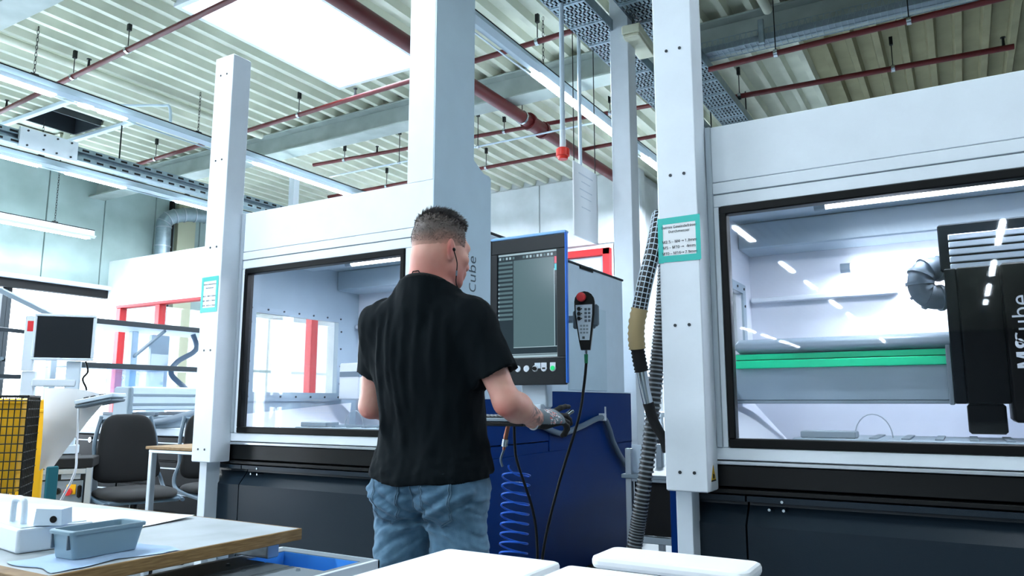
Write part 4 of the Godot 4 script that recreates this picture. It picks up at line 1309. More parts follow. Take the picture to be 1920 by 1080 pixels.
func left_background() -> void:
	var c := make_chair("black work chair with grey shell, fully in view by the control cabinet")
	c.position = Vector3(-5.36, 0, -3.54)
	c.rotation.y = deg_to_rad(72)
	c.scale = Vector3(1.16, 1.04, 1.36)
	copy(c, "black work chair half hidden behind the left machine column", Vector3(-5.1, 0, -4.1), deg_to_rad(74))
	# small side table seen at the column
	var st := thing("side_table", "small wooden topped table on a steel frame touching the left column", "side table", Vector3(-4.3, 0, -3.12))
	part("top", Geo.new().bxx(-0.06, 0.6, 0.87, 0.89, -0.5, 0.14, 0.004), M.plywood, st)
	part("apron", Geo.new().bxx(-0.05, 0.59, 0.845, 0.868, -0.49, 0.12, 0.004), M.alu_matte, st)
	for q in [[-0.03, 0.1], [0.57, 0.1], [-0.03, -0.46], [0.57, -0.46]]:
		part("leg", Geo.new().bxx(q[0] - 0.02, q[0] + 0.02, 0, 0.85, q[1] - 0.02, q[1] + 0.02, 0.006), M.alu_matte, st)
	st.position = Vector3(-4.72, 0, -3.35)
	# long bench with drawers
	var b := thing("workbench", "long dark workbench with white worktop edge behind the chairs", "workbench", Vector3(-7.75, 0, -5.6))
	part("worktop", Geo.new().bxx(-1.2, 1.6, 0.86, 0.935, -0.9, 0.9, 0.01), M.bench_top, b)
	part("body", Geo.new().bxx(-1.1, 1.5, 0.08, 0.86, -0.8, 0.8, 0.006), M.black_matte, b)
	for k in 3:
		for q in [[-1.09, 0.18], [0.2, 1.49]]:
			var dr := part("drawer", Geo.new().bxx(q[0], q[1], 0.62 - k * 0.24, 0.845 - k * 0.24, 0.8, 0.82, 0.006), M.spindle_black, b)
			part("handle", Geo.new().bxx(q[0] + 0.1, q[1] - 0.1, 0.78 - k * 0.24, 0.795 - k * 0.24, 0.82, 0.835, 0.004), M.alu_matte, dr)
	part("lock", Geo.new().cyl(Vector3(-0.3, 0.79, 0.82), Vector3(-0.3, 0.79, 0.845), 0.03, -1, 14), M.steel, b)
	for q in [[-1.05, 0.7], [1.45, 0.7], [-1.05, -0.7], [1.45, -0.7]]:
		part("foot", Geo.new().bxx(q[0] - 0.04, q[0] + 0.04, 0, 0.08, q[1] - 0.04, q[1] + 0.04), M.black, b)
	# small grey gantry mill on the bench
	var m := thing("desktop_mill", "small grey gantry mill with thick hose standing on the long workbench", "desktop mill", Vector3(-7.05, 0.935, -4.95))
	part("bed", Geo.new().bxx(-0.5, 0.35, 0.0, 0.12, -0.42, 0.42, 0.01), M.mid_grey, m)
	for z in [-0.36, 0.0, 0.36]:
		part("bed_rail", Geo.new().bxx(-0.5, 0.36, 0.12, 0.15, z - 0.02, z + 0.02, 0.004), M.hose_grey, m)
	part("gantry_beam", Geo.new().bxx(-0.1, 0.12, 0.17, 0.4, -0.44, 0.5, 0.015), M.light_grey, m)
	part("beam_groove", Geo.new().bxx(0.115, 0.126, 0.22, 0.24, -0.36, 0.48).bxx(0.115, 0.126, 0.31, 0.33, -0.36, 0.48), M.mid_grey, m)
	part("end_cap", Geo.new().bxx(-0.12, 0.14, 0.0, 0.42, -0.52, -0.43, 0.02), M.mid_grey, m)
	part("end_cap", Geo.new().bxx(-0.12, 0.14, 0.0, 0.4, 0.46, 0.52, 0.02), M.mid_grey, m)
	part("hose", Geo.new().tube(spline([Vector3(0.2, 0.24, -0.56), Vector3(0.3, 0.2, -0.3), Vector3(0.36, 0.13, 0.0), Vector3(0.4, 0.07, 0.3), Vector3(0.42, 0.05, 0.5)], 6), 0.035, 10), M.hose_grey, m)
	# shelf frame above the bench
	var s := thing("shelf_frame", "tall bench frame with two long dark edged shelves in front of the windows", "shelf frame", Vector3(-7.9, 0, -5.2))
	for q in [[2.0, 0.55], [1.545, 0.3]]:
		part("shelf", Geo.new().bxx(-q[1], 0.28, q[0], q[0] + 0.025, -1.3, 0.9, 0.004), M.bench_top, s)
		part("shelf_edge", Geo.new().bxx(0.28, 0.305, q[0] - 0.015, q[0] + 0.04, -1.3, 0.9, 0.006), M.tray_dark, s)
	for z in [-1.2, -0.1, 0.8]:
		part("upright", Geo.new().bxx(-0.4, -0.32, 0.937, 2.0, z - 0.04, z + 0.04, 0.006), M.light_grey, s)
		part("strut", Geo.new().bar(Vector3(-0.34, 1.7, z), Vector3(0.22, 1.98, z), 0.03, 0.03, 0.004), M.mid_grey, s)
	part("cable_hose", Geo.new().tube(spline([Vector3(0.1, 1.98, -0.55), Vector3(0.1, 1.8, -0.6), Vector3(0.05, 1.65, -0.4), Vector3(0.1, 1.5, -0.3), Vector3(0.15, 1.3, -0.5), Vector3(0.15, 1.1, -0.55)], 6), 0.03, 10), M.cable_grey, s)
	part("clear_box", Geo.new().bxx(-0.2, 0.25, 1.2, 1.53, -0.1, 0.55, 0.006), M.acrylic, s)
	part("upright_panel", Geo.new().bxx(-0.1, -0.04, 1.0, 1.95, -0.35, -0.12, 0.01), M.light_grey, s)
	# canopy of the next bench, at the frame's left edge
	var cn := thing("bench_canopy", "slanted grey roof frame of a bench at the left picture border", "canopy", Vector3(-8.75, 0, -3.72))
	for z in [-0.35, 0.3]:
		part("rafter", Geo.new().bar(Vector3(0.05, 2.37, z + 0.05), Vector3(0.9, 2.02, z - 0.15), 0.05, 0.05, 0.006), M.shell_grey, cn)
		part("rafter", Geo.new().bar(Vector3(0.05, 2.37, z + 0.05), Vector3(-0.7, 2.2, z + 0.2), 0.05, 0.05, 0.006), M.shell_grey, cn)
		part("post", Geo.new().bxx(-0.72, -0.66, 0, 2.2, z + 0.16, z + 0.22, 0.006), M.shell_grey, cn)
		part("post", Geo.new().bxx(0.84, 0.9, 0, 2.03, z - 0.17, z - 0.11, 0.006), M.light_grey, cn)
	part("roof_sheet", Geo.new().bar(Vector3(-0.1, 1.98, 0.0), Vector3(0.55, 1.9, -0.2), 0.9, 0.04, 0.006), M.tray_dark, cn)
	part("brace", Geo.new().bar(Vector3(-0.6, 1.35, 0.3), Vector3(0.5, 1.62, -0.2), 0.03, 0.03), M.mid_grey, cn)
	part("shelf", Geo.new().bxx(-0.7, 0.6, 1.42, 1.46, -0.4, 0.3, 0.006), M.tray_dark, cn)
	# monitor on its stand
	var mo := thing("monitor", "black flat monitor in a white frame on a white swivel stand", "monitor", Vector3(-5.93, 0, -3.24), deg_to_rad(50))
	part("bezel", Geo.new().bxx(-0.21, 0.21, 1.5, 1.52, -0.02, 0.02, 0.006).bxx(-0.21, 0.21, 1.835, 1.855, -0.02, 0.02, 0.006).bxx(-0.21, -0.19, 1.52, 1.835, -0.02, 0.02, 0.006).bxx(0.19, 0.21, 1.52, 1.835, -0.02, 0.02, 0.006), M.white2, mo)
	part("screen", Geo.new().bxx(-0.192, 0.192, 1.518, 1.837, -0.01, 0.008), M.bezel, mo)
	part("back", Geo.new().bxx(-0.2, 0.2, 1.505, 1.85, -0.05, -0.02, 0.015), M.mid_grey, mo)
	part("plate", Geo.new().bxx(-0.28, -0.2, 1.42, 1.84, -0.06, -0.03, 0.006), M.white2, mo)
	part("red_sticker", Geo.new().bxx(-0.262, -0.222, 1.72, 1.8, -0.03, -0.029), M.estop_red, mo, "red square sticker")
	part("arm", Geo.new().bxx(-0.2, 0.1, 1.3, 1.36, -0.07, -0.02, 0.012), M.white2, mo)
	part("neck", Geo.new().bxx(0.02, 0.12, 0.85, 1.5, -0.08, -0.03, 0.006), M.light_grey, mo)
	part("neck", Geo.new().bxx(-0.28, -0.18, 0.85, 1.42, -0.1, -0.05, 0.01), M.white2, mo)
	part("foot", Geo.new().bxx(-0.3, 0.14, 0.793, 0.86, -0.14, -0.02, 0.006), M.light_grey, mo)
	part("cable", Geo.new().tube(spline([Vector3(0.15, 1.5, -0.04), Vector3(0.17, 1.42, -0.05), Vector3(0.14, 1.36, -0.04), Vector3(0.17, 1.28, -0.05), Vector3(0.14, 1.2, -0.04)], 6), 0.008, 6), M.black, mo)
	# control cabinet with aluminium frame
	var cb := thing("control_cabinet", "low aluminium framed control cabinet with red knob beside the black chairs", "cabinet", Vector3(-5.62, 0, -3.02), deg_to_rad(52))
	part("top", Geo.new().bxx(-0.42, 0.3, 0.72, 0.79, -0.3, 0.05, 0.008).bxx(-0.42, 0.16, 0.721, 0.79, -0.47, -0.3, 0.008), M.black_matte, cb)
	for q in [[-0.36, 0.03], [0.28, 0.03], [-0.36, -0.28], [0.28, -0.28]]:
		part("post", Geo.new().bxx(q[0] - 0.02, q[0] + 0.02, 0, 0.72, q[1] - 0.02, q[1] + 0.02, 0.003), M.alu_matte, cb)
	for y in [0.68, 0.1]:
		part("rail", Geo.new().bxx(-0.34, 0.26, y, y + 0.035, 0.012, 0.048, 0.003), M.alu_matte, cb)
	part("body", Geo.new().bxx(-0.34, 0.26, 0.1, 0.7, -0.28, -0.02), M.tray_dark, cb)
	part("front_plate", Geo.new().bxx(-0.31, 0.24, 0.34, 0.63, -0.02, 0.0, 0.003), M.mid_grey, cb)
	part("front_plate", Geo.new().bxx(-0.31, 0.24, 0.12, 0.33, -0.02, 0.0, 0.003), M.light_grey, cb)
	part("label_plate", Geo.new().bxx(-0.1, 0.02, 0.64, 0.675, -0.02, -0.005).bxx(0.1, 0.22, 0.64, 0.675, -0.02, -0.005), M.light_grey, cb)
	for x in [0.03, 0.085]:
		part("knob", Geo.new().cyl(Vector3(x, 0.56, 0), Vector3(x, 0.56, 0.03), 0.024, 0.02, 14), M.black, cb)
	part("main_switch", Geo.new().bxx(0.14, 0.2, 0.535, 0.605, 0, 0.012, 0.003), M.yellow, cb, "yellow switch plate")
	part("red_knob", Geo.new().cyl(Vector3(0.155, 0.555, 0.012), Vector3(0.155, 0.555, 0.055), 0.027, 0.023, 14), M.estop_red, cb, "red turn knob")
	part("socket", Geo.new().bxx(0.21, 0.238, 0.51, 0.6, 0, 0.03, 0.01), M.black, cb)
	# curled white sheet leaning on the basket
	var ws := thing("white_sheet", "large curled white plastic sheet sticking up behind the yellow boxes", "sheet", Vector3(-4.4, 0, -2.4))
	var sh := func(u: float, w: float) -> Vector3:
		var a := Vector3(-0.12, 1.26, 0.02).lerp(Vector3(0.21, 1.215, -0.17), u)
		var d := Vector3(-0.13, 0.8, 0.0).lerp(Vector3(-0.09, 0.78, -0.03), u)
		var p := a.lerp(d, w)
		var bulge := sin(PI * w) * 0.05 * (1 - u) - sin(PI * w) * 0.06 * u
		return p + Vector3(bulge, 0.02 * sin(PI * u), bulge * 0.4)
	var wg := Geo.new()
	wg.grid(sh, 16, 16)
	var sh2 := func(u: float, w: float) -> Vector3: return (sh.call(u, w) as Vector3) + Vector3(-0.003, 0, -0.002)
	wg.grid(sh2, 16, 16)
	part("sheet", wg, M.paper, ws)
	var fd := thing("folder", "grey folder with black clips on top of the white sheet", "folder", Vector3(-4.27, 1.19, -2.55), deg_to_rad(30))
	fd.rotation.z = 0.2
	part("cover", Geo.new().bxx(-0.09, 0.13, -0.005, 0.02, -0.08, 0.08, 0.006), M.light_grey, fd)
	part("back", Geo.new().bxx(-0.09, 0.12, -0.025, -0.008, -0.08, 0.08, 0.006), M.hose_grey, fd)
	for x in [-0.05, -0.01, 0.04]:
		part("clip", Geo.new().bxx(x - 0.015, x + 0.015, 0.018, 0.032, 0.0, 0.03, 0.004), M.black, fd)
	part("tie", Geo.new().tube(spline([Vector3(-0.1, -0.01, 0.02), Vector3(-0.12, -0.25, 0.05), Vector3(-0.14, -0.4, 0.08), Vector3(-0.3, -0.62, 0.1)], 6), 0.006, 6), M.print_white, fd)
	# trolley carrying the wire basket
	var tl := thing("trolley", "grey trolley under the wire basket beside the plywood table", "trolley", Vector3(-4.25, 0, -1.95))
	part("deck", Geo.new().bxx(-0.55, 0.3, 0.52, 0.6, -0.35, 0.3, 0.01), M.hose_grey, tl)
	for q in [[-0.5, 0.25], [0.25, 0.25], [-0.5, -0.3], [0.25, -0.3]]:
		part("leg", Geo.new().bxx(q[0] - 0.02, q[0] + 0.02, 0.1, 0.52, q[1] - 0.02, q[1] + 0.02), M.mid_grey, tl)
		part("caster", Geo.new().cyl(Vector3(q[0] - 0.02, 0.05, q[1]), Vector3(q[0] + 0.02, 0.05, q[1]), 0.05, -1, 14).bxx(q[0] - 0.01, q[0] + 0.01, 0.05, 0.1, q[1] - 0.02, q[1] + 0.02), M.black, tl)
	part("teal_panel", Geo.new().bxx(0.1, 0.12, 0.6, 0.85, -0.34, -0.28, 0.006), M.teal_board, tl)
	var bk := thing("wire_basket", "dark woven wire basket holding yellow boxes at the left border", "basket", Vector3(-4.15, 0.602, -2.11), deg_to_rad(52))
	# local x: 0 at the right side face, going left; z 0 front
	var wd := 0.62
	var dp := 0.3
	var hh := 0.61
	for f in 4:
		var g := Geo.new()
		var ln: float = wd if f < 2 else dp
		var nv := int(ln / 0.026)
		for i in nv + 1:
			var a := ln * i / nv
			var p0: Vector3 = [Vector3(-a, 0, 0), Vector3(-a, 0, -dp), Vector3(0, 0, -a), Vector3(-wd, 0, -a)][f]
			g.tube([p0, p0 + Vector3(0, hh, 0)], 0.0028, 5, false)
		for j in 14:
			var y := hh * (j + 0.5) / 14
			var line := []
			for i in nv * 2 + 1:
				var a := ln * i / (nv * 2)
				var off := 0.0035 * (1 if (i / 2 + j) % 2 == 0 else -1) * (1 if i % 2 == 0 else 0)
				line.append([Vector3(-a, y, off), Vector3(-a, y, -dp + off), Vector3(off, y, -a), Vector3(-wd + off, y, -a)][f])
			g.tube(line, 0.0032, 5, false)
		tag(part("wire_grid", g, M.wire, bk), "", "", "", "stuff")
	part("top_rim", Geo.new().tube([Vector3(0, hh, 0), Vector3(-wd, hh, 0), Vector3(-wd, hh, -dp), Vector3(0, hh, -dp), Vector3(0, hh, 0)], 0.007, 8), M.wire, bk)
	part("bottom", Geo.new().bxx(-wd, 0, 0.0, 0.006, -dp, 0), M.wire, bk)
	var bx := [[-0.19, -0.03, 0.12, 0.6, -0.24, -0.05, "yellow plastic box at the right end of the wire basket"], [-0.37, -0.2, 0.1, 0.55, -0.25, -0.04, "yellow plastic box next to the wire basket's left border"], [-0.58, -0.38, 0.1, 0.5, -0.25, -0.04, "yellow plastic box deepest in the wire basket"]]
	for q in bx:
		var o := thing("yellow_box", q[6], "box", bk.position, bk.rotation.y, "yellow boxes in the wire basket")
		part("body", Geo.new().bxx(q[0], q[1], q[2], q[3], q[4], q[5], 0.012), M.yellow, o)
		part("lid_rim", Geo.new().bxx(q[0] - 0.006, q[1] + 0.006, q[3] - 0.03, q[3] - 0.01, q[4] - 0.006, q[5] + 0.006, 0.006), M.yellow, o)
	var ob := thing("yellow_board", "tall yellow board standing just behind the wire basket and white sheet", "board", Vector3(-4.9, 0.0, -2.55), deg_to_rad(58))
	part("body", Geo.new().bxx(-0.1, 0.06, 0, 1.2, -0.04, 0.04, 0.012), M.yellow, ob)
	part("rim", Geo.new().bxx(-0.108, 0.068, 1.12, 1.14, -0.046, 0.046, 0.006), M.yellow, ob)
	var wr := thing("blue_wrap", "crumpled blue and white wrapping at the bottom of the wire basket", "wrapping", bk.position, bk.rotation.y)
	var wgf := func(u: float, w: float) -> Vector3: return Vector3(-0.02 - u * 0.57, 0.05 + 0.03 * sin(u * 19.0 + w * 5.0) * sin(w * 11.0 + u * 3.0) , -0.02 - w * 0.26)
	part("wrap", Geo.new().grid(wgf, 30, 16), M.cloth_blue, wr)
# ---------------------------------------------------------------- tables in front
func rounded(x0: float, x1: float, z0: float, z1: float, r: float, n := 5) -> Array:
	var o := []
	for q in [[x1 - r, z1 - r, 0.0], [x0 + r, z1 - r, 0.5], [x0 + r, z0 + r, 1.0], [x1 - r, z0 + r, 1.5]]:
		for k in n + 1:
			var a: float = PI * (q[2] + 0.5 * k / n)
			o.append(Vector2(q[0] + cos(a) * r, q[1] + sin(a) * r))
	return o

func loft(g: Geo, rings: Array, cap_first: bool, cap_last: bool) -> void:
	# rings: arrays of Vector3, equal length, closed; smooth round the ring
	var n: int = rings[0].size()
	for j in rings.size() - 1:
		var base := g.v.size()
		for i in n + 1:
			var a: Vector3 = rings[j][i % n]
			var b: Vector3 = rings[j + 1][i % n]
			var t: Vector3 = rings[j][(i + 1) % n] - rings[j][(i + n - 1) % n]
			var nn := t.cross(b - a).normalized()
			g.vert(a, nn)
			g.vert(b, nn)
		for i in n:
			g.tri(base + i * 2, base + i * 2 + 1, base + i * 2 + 3)
			g.tri(base + i * 2, base + i * 2 + 3, base + i * 2 + 2)
	for e in 2:
		if (e == 0 and cap_first) or (e == 1 and cap_last):
			var r: Array = rings[0] if e == 0 else rings[-1]
			var ce := Vector3.ZERO
			for p in r:
				ce += p
			ce /= n
			var nn := Vector3.DOWN if e == 0 else Vector3.UP
			var c0 := g.vert(ce, nn)
			var ids := []
			for p in r:
				ids.append(g.vert(p, nn))
			for i in n:
				g.tri(c0, ids[i], ids[(i + 1) % n])

func ring(poly: Array, y: float, s := 1.0, off := Vector2.ZERO) -> Array:
	var c := Vector2.ZERO
	for p in poly:
		c += p
	c /= poly.size()
	var o := []
	for p in poly:
		var q: Vector2 = c + (p - c) * s + off
		o.append(Vector3(q.x, y, q.y))
	return o

func soft_block(x0: float, x1: float, y0: float, y1: float, z0: float, z1: float, r: float, e: float) -> Geo:
	# block with rounded plan corners and rounded top and bottom edges
	var rings := []
	for q in [[e, y0], [e * 0.3, y0 + e * 0.3], [0.0, y0 + e], [0.0, y1 - e], [e * 0.3, y1 - e * 0.3], [e, y1]]:
		rings.append(ring(rounded(x0 + q[0], x1 - q[0], z0 + q[0], z1 - q[0], maxf(r - q[0], 0.002)), q[1]))
	var g := Geo.new()
	loft(g, rings, true, true)
	return g

func foreground() -> void:
	# plywood table at lower left
	var t := thing("plywood_table", "plywood table with grey worn top at lower left, papers lying on it", "table", Vector3(-2.25, 0, -1.12))
	part("tabletop", Geo.new().bxx(-0.9, 0.752, 0.838, 0.86, -0.335, 0.32, 0.002), M.laminate, t)
	part("edge_band", Geo.new().bxx(0.752, 0.76, 0.832, 0.8605, -0.337, 0.325, 0.002), M.plywood, t)
	part("edge_band", Geo.new().bxx(-0.9, 0.752, 0.832, 0.8605, 0.29, 0.325, 0.002), M.plywood, t)
	part("edge_band", Geo.new().bxx(-0.9, 0.752, 0.832, 0.8605, -0.337, -0.33, 0.002), M.plywood, t)
	part("core", Geo.new().bxx(-0.9, 0.752, 0.832, 0.838, -0.33, 0.29), M.plywood, t)
	part("frame", Geo.new().bxx(-0.86, 0.71, 0.79, 0.832, -0.31, -0.27, 0.004).bxx(-0.86, 0.71, 0.79, 0.832, 0.25, 0.29, 0.004), M.alu_matte, t)
	for q in [[0.5, -0.29], [-0.84, -0.29], [-0.84, 0.27], [0.5, 0.27]]:
		part("leg", Geo.new().bxx(q[0] - 0.02, q[0] + 0.02, 0, 0.8, q[1] - 0.02, q[1] + 0.02, 0.004), M.alu_matte, t)
	# paper sheet with a wavy far edge
	var ps := thing("paper_sheet", "large blank white paper sheet spread over the plywood table", "paper", Vector3(0, 0.861, 0))
	var pf := func(u: float, w: float) -> Vector3:
		var near := Vector3(-2.25, 0, -1.04).lerp(Vector3(-1.85, 0, -1.23), u)
		var far := Vector3(-2.72, 0, -1.3).lerp(Vector3(-1.88, 0, -1.44), u)
		var p := near.lerp(far, w)
		p.y = 0.002 + 0.006 * absf(sin(u * 7.0 + 0.6)) * w * w + 0.003 * sin(w * 4.0) * u * (1 - u)
		p.z += 0.012 * sin(u * 14.0) * w
		return p
	var pg := Geo.new()
	pg.grid(pf, 24, 14)
	part("sheet", pg, M.paper, ps)
	# folded cloth
	var cl := thing("folded_cloth", "light blue folded cloth under the grey plastic bin", "cloth", Vector3(-1.6, 0.861, -0.97))
	for k in 2:
		var cf := func(u: float, w: float) -> Vector3:
			var x := -0.085 + 0.17 * w
			var z := 0.125 - 0.27 * u
			var e := minf(minf(u, 1 - u) * 8.0, 1.0) * minf(minf(w, 1 - w) * 6.0, 1.0)
			return Vector3(x + 0.012 * sin(u * 8.0 + k), (0.0015 + 0.0045 * e + 0.003 * sin(u * 21.0 + w * 5.0 + k * 2.0) * e * (1.0 if absf(u - 0.5) > 0.38 else 0.15)) * (1.0 if k == 0 else 0.6), z + 0.008 * sin(w * 7.0))
		part("fold", Geo.new().grid(cf, 40, 18), M.cloth_blue, cl)
	cl.rotation.y = -0.03
	# grey bin
	var bn := thing("plastic_bin", "small open grey plastic bin standing on the blue cloth", "bin", Vector3(-1.592, 0.868, -0.975), deg_to_rad(2))
	var g := Geo.new()
	var base := rounded(-0.034, 0.034, -0.07, 0.07, 0.008)
	var top := rounded(-0.039, 0.039, -0.082, 0.078, 0.01)
	loft(g, [ring(base, 0.0, 0.98), ring(base, 0.002), ring(top, 0.05)], true, false)
	part("body", g, M.bin_grey, bn)
	var gi := Geo.new()
	loft(gi, [ring(base, 0.004, 0.95), ring(top, 0.055, 0.93)], false, false)
	loft(gi, [ring(base, 0.003, 0.0), ring(base, 0.004, 0.95)], false, false)
	part("inside", gi, M.bin_grey, bn)
	var gr := Geo.new()
	loft(gr, [ring(top, 0.049, 1.0), ring(top, 0.049, 1.05), ring(top, 0.055, 1.06), ring(top, 0.057, 1.03), ring(top, 0.057, 0.95), ring(top, 0.054, 0.93)], false, false)
	part("rim", gr, M.bin_grey, bn)
	for x in [-0.03, 0.024]:
		part("rib", Geo.new().bxx(x - 0.002, x + 0.002, 0.02, 0.049, 0.072, 0.0805, 0.001), M.hose_grey, bn)
	# white box with a gauge block and a bent handle
	var wb := thing("white_box", "shallow white box with bent handle at the lower left border", "box", Vector3(-1.86, 0.861, -0.985), deg_to_rad(-8))
	part("body", soft_block(-0.16, 0.11, 0, 0.05, -0.085, 0.07, 0.008, 0.004), M.white2, wb)
	part("inset", Geo.new().bxx(-0.15, 0.095, 0.0485, 0.052, -0.075, 0.06, 0.001), M.pillar_grey, wb)
	part("handle", Geo.new().tube(spline([Vector3(-0.03, 0.05, 0.035), Vector3(-0.028, 0.09, 0.035), Vector3(-0.015, 0.103, 0.035), Vector3(0.02, 0.103, 0.035), Vector3(0.034, 0.092, 0.035), Vector3(0.037, 0.05, 0.035)], 6), 0.0065, 10), M.white2, wb)
	var gb := thing("gauge_block", "small grey block with a round black hole on the white box", "block", Vector3(-1.76, 0.914, -0.972), deg_to_rad(34))
	part("block", Geo.new().prism([Vector2(-0.03, 0), Vector2(0.03, 0), Vector2(0.028, 0.034), Vector2(-0.026, 0.036)], 0.045, -0.0225), M.light_grey, gb)
	part("hole", Geo.new().cyl(Vector3(0.012, 0.013, 0.022), Vector3(0.012, 0.013, 0.0235), 0.0075, -1, 16), M.black, gb)
	# open drawer with foam tool insert
	var d := thing("tool_drawer", "open tool drawer with dark foam insert and a bright blue recess", "drawer", Vector3(-1.5, 0.78, -1.2))
	var x0 := -0.18
	var x1 := 0.175
	var z0 := -0.37
	var z1 := 0.5
	var px0 := -0.13
	var px1 := 0.145
	var pz0 := -0.33
	var pz1 := -0.2
	var fo := Geo.new()
	fo.bxx(x0 + 0.012, px0, -0.04, 0, z0 + 0.01, z1)
	fo.bxx(px1, x1 - 0.012, -0.04, 0, z0 + 0.01, z1)
	fo.bxx(px0, px1, -0.04, 0, z0 + 0.01, pz0)
	fo.bxx(px0, -0.06, -0.04, 0, pz1, z1)
	fo.bxx(-0.052, 0.03, -0.04, 0, pz1, z1)
	fo.bxx(0.038, px1, -0.04, 0, pz1, z1)
	part("foam_insert", fo, M.foam, d)
	part("blue_recess", Geo.new().bxx(px0, px1, -0.046, -0.04, pz0, z1).bxx(px0, px0 + 0.002, -0.04, -0.002, pz0, pz1).bxx(px0, px1, -0.04, -0.002, pz0, pz0 + 0.002).bxx(px1 - 0.002, px1, -0.04, -0.002, pz0, pz1).bxx(px0, px1, -0.04, -0.002, pz1 - 0.002, pz1), M.foam_blue, d, "bright blue recess")
	part("tray", Geo.new().bxx(x0, x1, -0.06, -0.046, z0, z1), M.light_grey, d)
	part("side", Geo.new().bxx(x1 - 0.012, x1, -0.09, 0.001, z0, z1, 0.002), M.white2, d)
	part("side", Geo.new().bxx(x0, x0 + 0.012, -0.09, 0.001, z0, z1, 0.002), M.white2, d)
	part("side", Geo.new().bxx(x0, x1, -0.09, 0.001, z0, z0 + 0.01, 0.002), M.mid_grey, d)
	for q in [[0.09, -0.17], [-0.1, -0.12], [-0.02, -0.1], [0.06, 0.0]]:
		part("pin", Geo.new().cyl(Vector3(q[0], 0, q[1]), Vector3(q[0], 0.006, q[1]), 0.006, 0.004, 10), M.steel, d)
	var cbn := thing("drawer_cabinet", "grey drawer cabinet under the open tool drawer", "cabinet", Vector3(-1.5, 0, -1.2))
	part("body", Geo.new().bxx(x0 + 0.08, x1 + 0.01, 0.0, 0.685, z0 - 0.02, z1 + 0.1, 0.006), M.mid_grey, cbn)
	var tool := thing("steel_tool", "shiny steel tool bit lying in the foam by the table edge", "tool", Vector3(-1.55, 0.786, -0.98), 0.7)
	part("shaft", Geo.new().cyl(Vector3(-0.03, 0.004, 0), Vector3(0.03, 0.004, 0), 0.009, 0.007, 12), M.steel, tool)
	part("grip", Geo.new().cyl(Vector3(0.03, 0.004, 0), Vector3(0.06, 0.004, 0), 0.011, -1, 12), M.foam_blue, tool)
	# white cases nearest to the viewer
	var wt := thing("white_table", "pale table under the white cases at the lower border", "table", Vector3(-0.45, 0, -0.8))
	part("top", Geo.new().bxx(-0.45, 0.5, 0.77, 0.8, -0.52, 0.3, 0.004), M.white2, wt)
	for q in [[-0.4, -0.46], [0.45, -0.46], [-0.4, 0.25], [0.45, 0.25]]:
		part("leg", Geo.new().bxx(q[0] - 0.02, q[0] + 0.02, 0, 0.77, q[1] - 0.02, q[1] + 0.02), M.mid_grey, wt)
	var ca := thing("white_case", "white flat case with rounded corners nearest the man's legs", "case", Vector3.ZERO, 0, "white cases on the near table")
	part("lid", soft_block(-0.825, -0.592, 0.87, 0.92, -1.165, -0.55, 0.016, 0.006), M.paper, ca)
	part("lower_shell", soft_block(-0.82, -0.597, 0.801, 0.867, -1.16, -0.555, 0.016, 0.006), M.white2, ca)
	var cb2 := thing("white_case", "white flat case in the middle of the lower border, partly cut off", "case", Vector3.ZERO, 0, "white cases on the near table")
	part("lid", soft_block(-0.582, -0.2, 0.868, 0.917, -1.163, -0.55, 0.014, 0.006), M.paper, cb2)
	part("lower_shell", soft_block(-0.577, -0.205, 0.801, 0.865, -1.158, -0.555, 0.014, 0.006), M.white2, cb2)
	var cc := thing("white_case", "white case with dark seam behind the others at lower right", "case", Vector3.ZERO, 0, "white cases on the near table")
	part("lid", soft_block(-0.565, -0.3, 0.905, 0.925, -1.312, -1.205, 0.02, 0.007), M.paper, cc)
	part("seam", soft_block(-0.558, -0.307, 0.893, 0.906, -1.306, -1.212, 0.016, 0.002), M.black, cc)
	part("lower_shell", soft_block(-0.562, -0.303, 0.801, 0.893, -1.309, -1.208, 0.02, 0.006), M.white2, cc)
# ---------------------------------------------------------------- signed distance helpers
class Field:
	var a := PackedVector3Array()
	var ba := PackedVector3Array()
	var inv := PackedFloat32Array()
	var ra := PackedFloat32Array()
	var rb := PackedFloat32Array()
	var k := PackedFloat32Array()
	var ec := PackedVector3Array()
	var er := PackedVector3Array()
	var eb: Array[Basis] = []
	var ek := PackedFloat32Array()
	func cap(p: Vector3, q: Vector3, r0: float, r1: float, kk := 0.02) -> Field:
		a.append(p)
		ba.append(q - p)
		inv.append(1.0 / maxf((q - p).length_squared(), 1e-9))
		ra.append(r0)
		rb.append(r1)
		k.append(kk)
		return self
	func chain(pts: Array, rs: Array, kk := 0.02) -> Field:
		for i in pts.size() - 1:
			cap(pts[i], pts[i + 1], rs[i], rs[i + 1], kk)
		return self
	func ell(c: Vector3, r: Vector3, kk := 0.02, b := Basis.IDENTITY) -> Field:
		ec.append(c)
		er.append(r)
		eb.append(b.inverse())
		ek.append(kk)
		return self
	func d(p: Vector3) -> float:
		var res := 1e3
		for i in a.size():
			var pa := p - a[i]
			var b := ba[i]
			var t := clampf(pa.dot(b) * inv[i], 0.0, 1.0)
			var dd := (pa - b * t).length() - lerpf(ra[i], rb[i], t)
			var kk := k[i]
			var h := maxf(kk - absf(res - dd), 0.0) / kk
			res = minf(res, dd) - h * h * kk * 0.25
		for i in ec.size():
			var q := eb[i] * (p - ec[i])
			var r := er[i]
			var k0 := (q / r).length()
			var k1 := (q / (r * r)).length()
			var dd := k0 * (k0 - 1.0) / maxf(k1, 1e-6) if k0 > 0.05 else -minf(r.x, minf(r.y, r.z))
			var kk := ek[i]
			var h := maxf(kk - absf(res - dd), 0.0) / kk
			res = minf(res, dd) - h * h * kk * 0.25
		return res

func smax(x: float, y: float, kk: float) -> float:
	var h := maxf(kk - absf(x - y), 0.0) / kk
	return maxf(x, y) + h * h * kk * 0.25

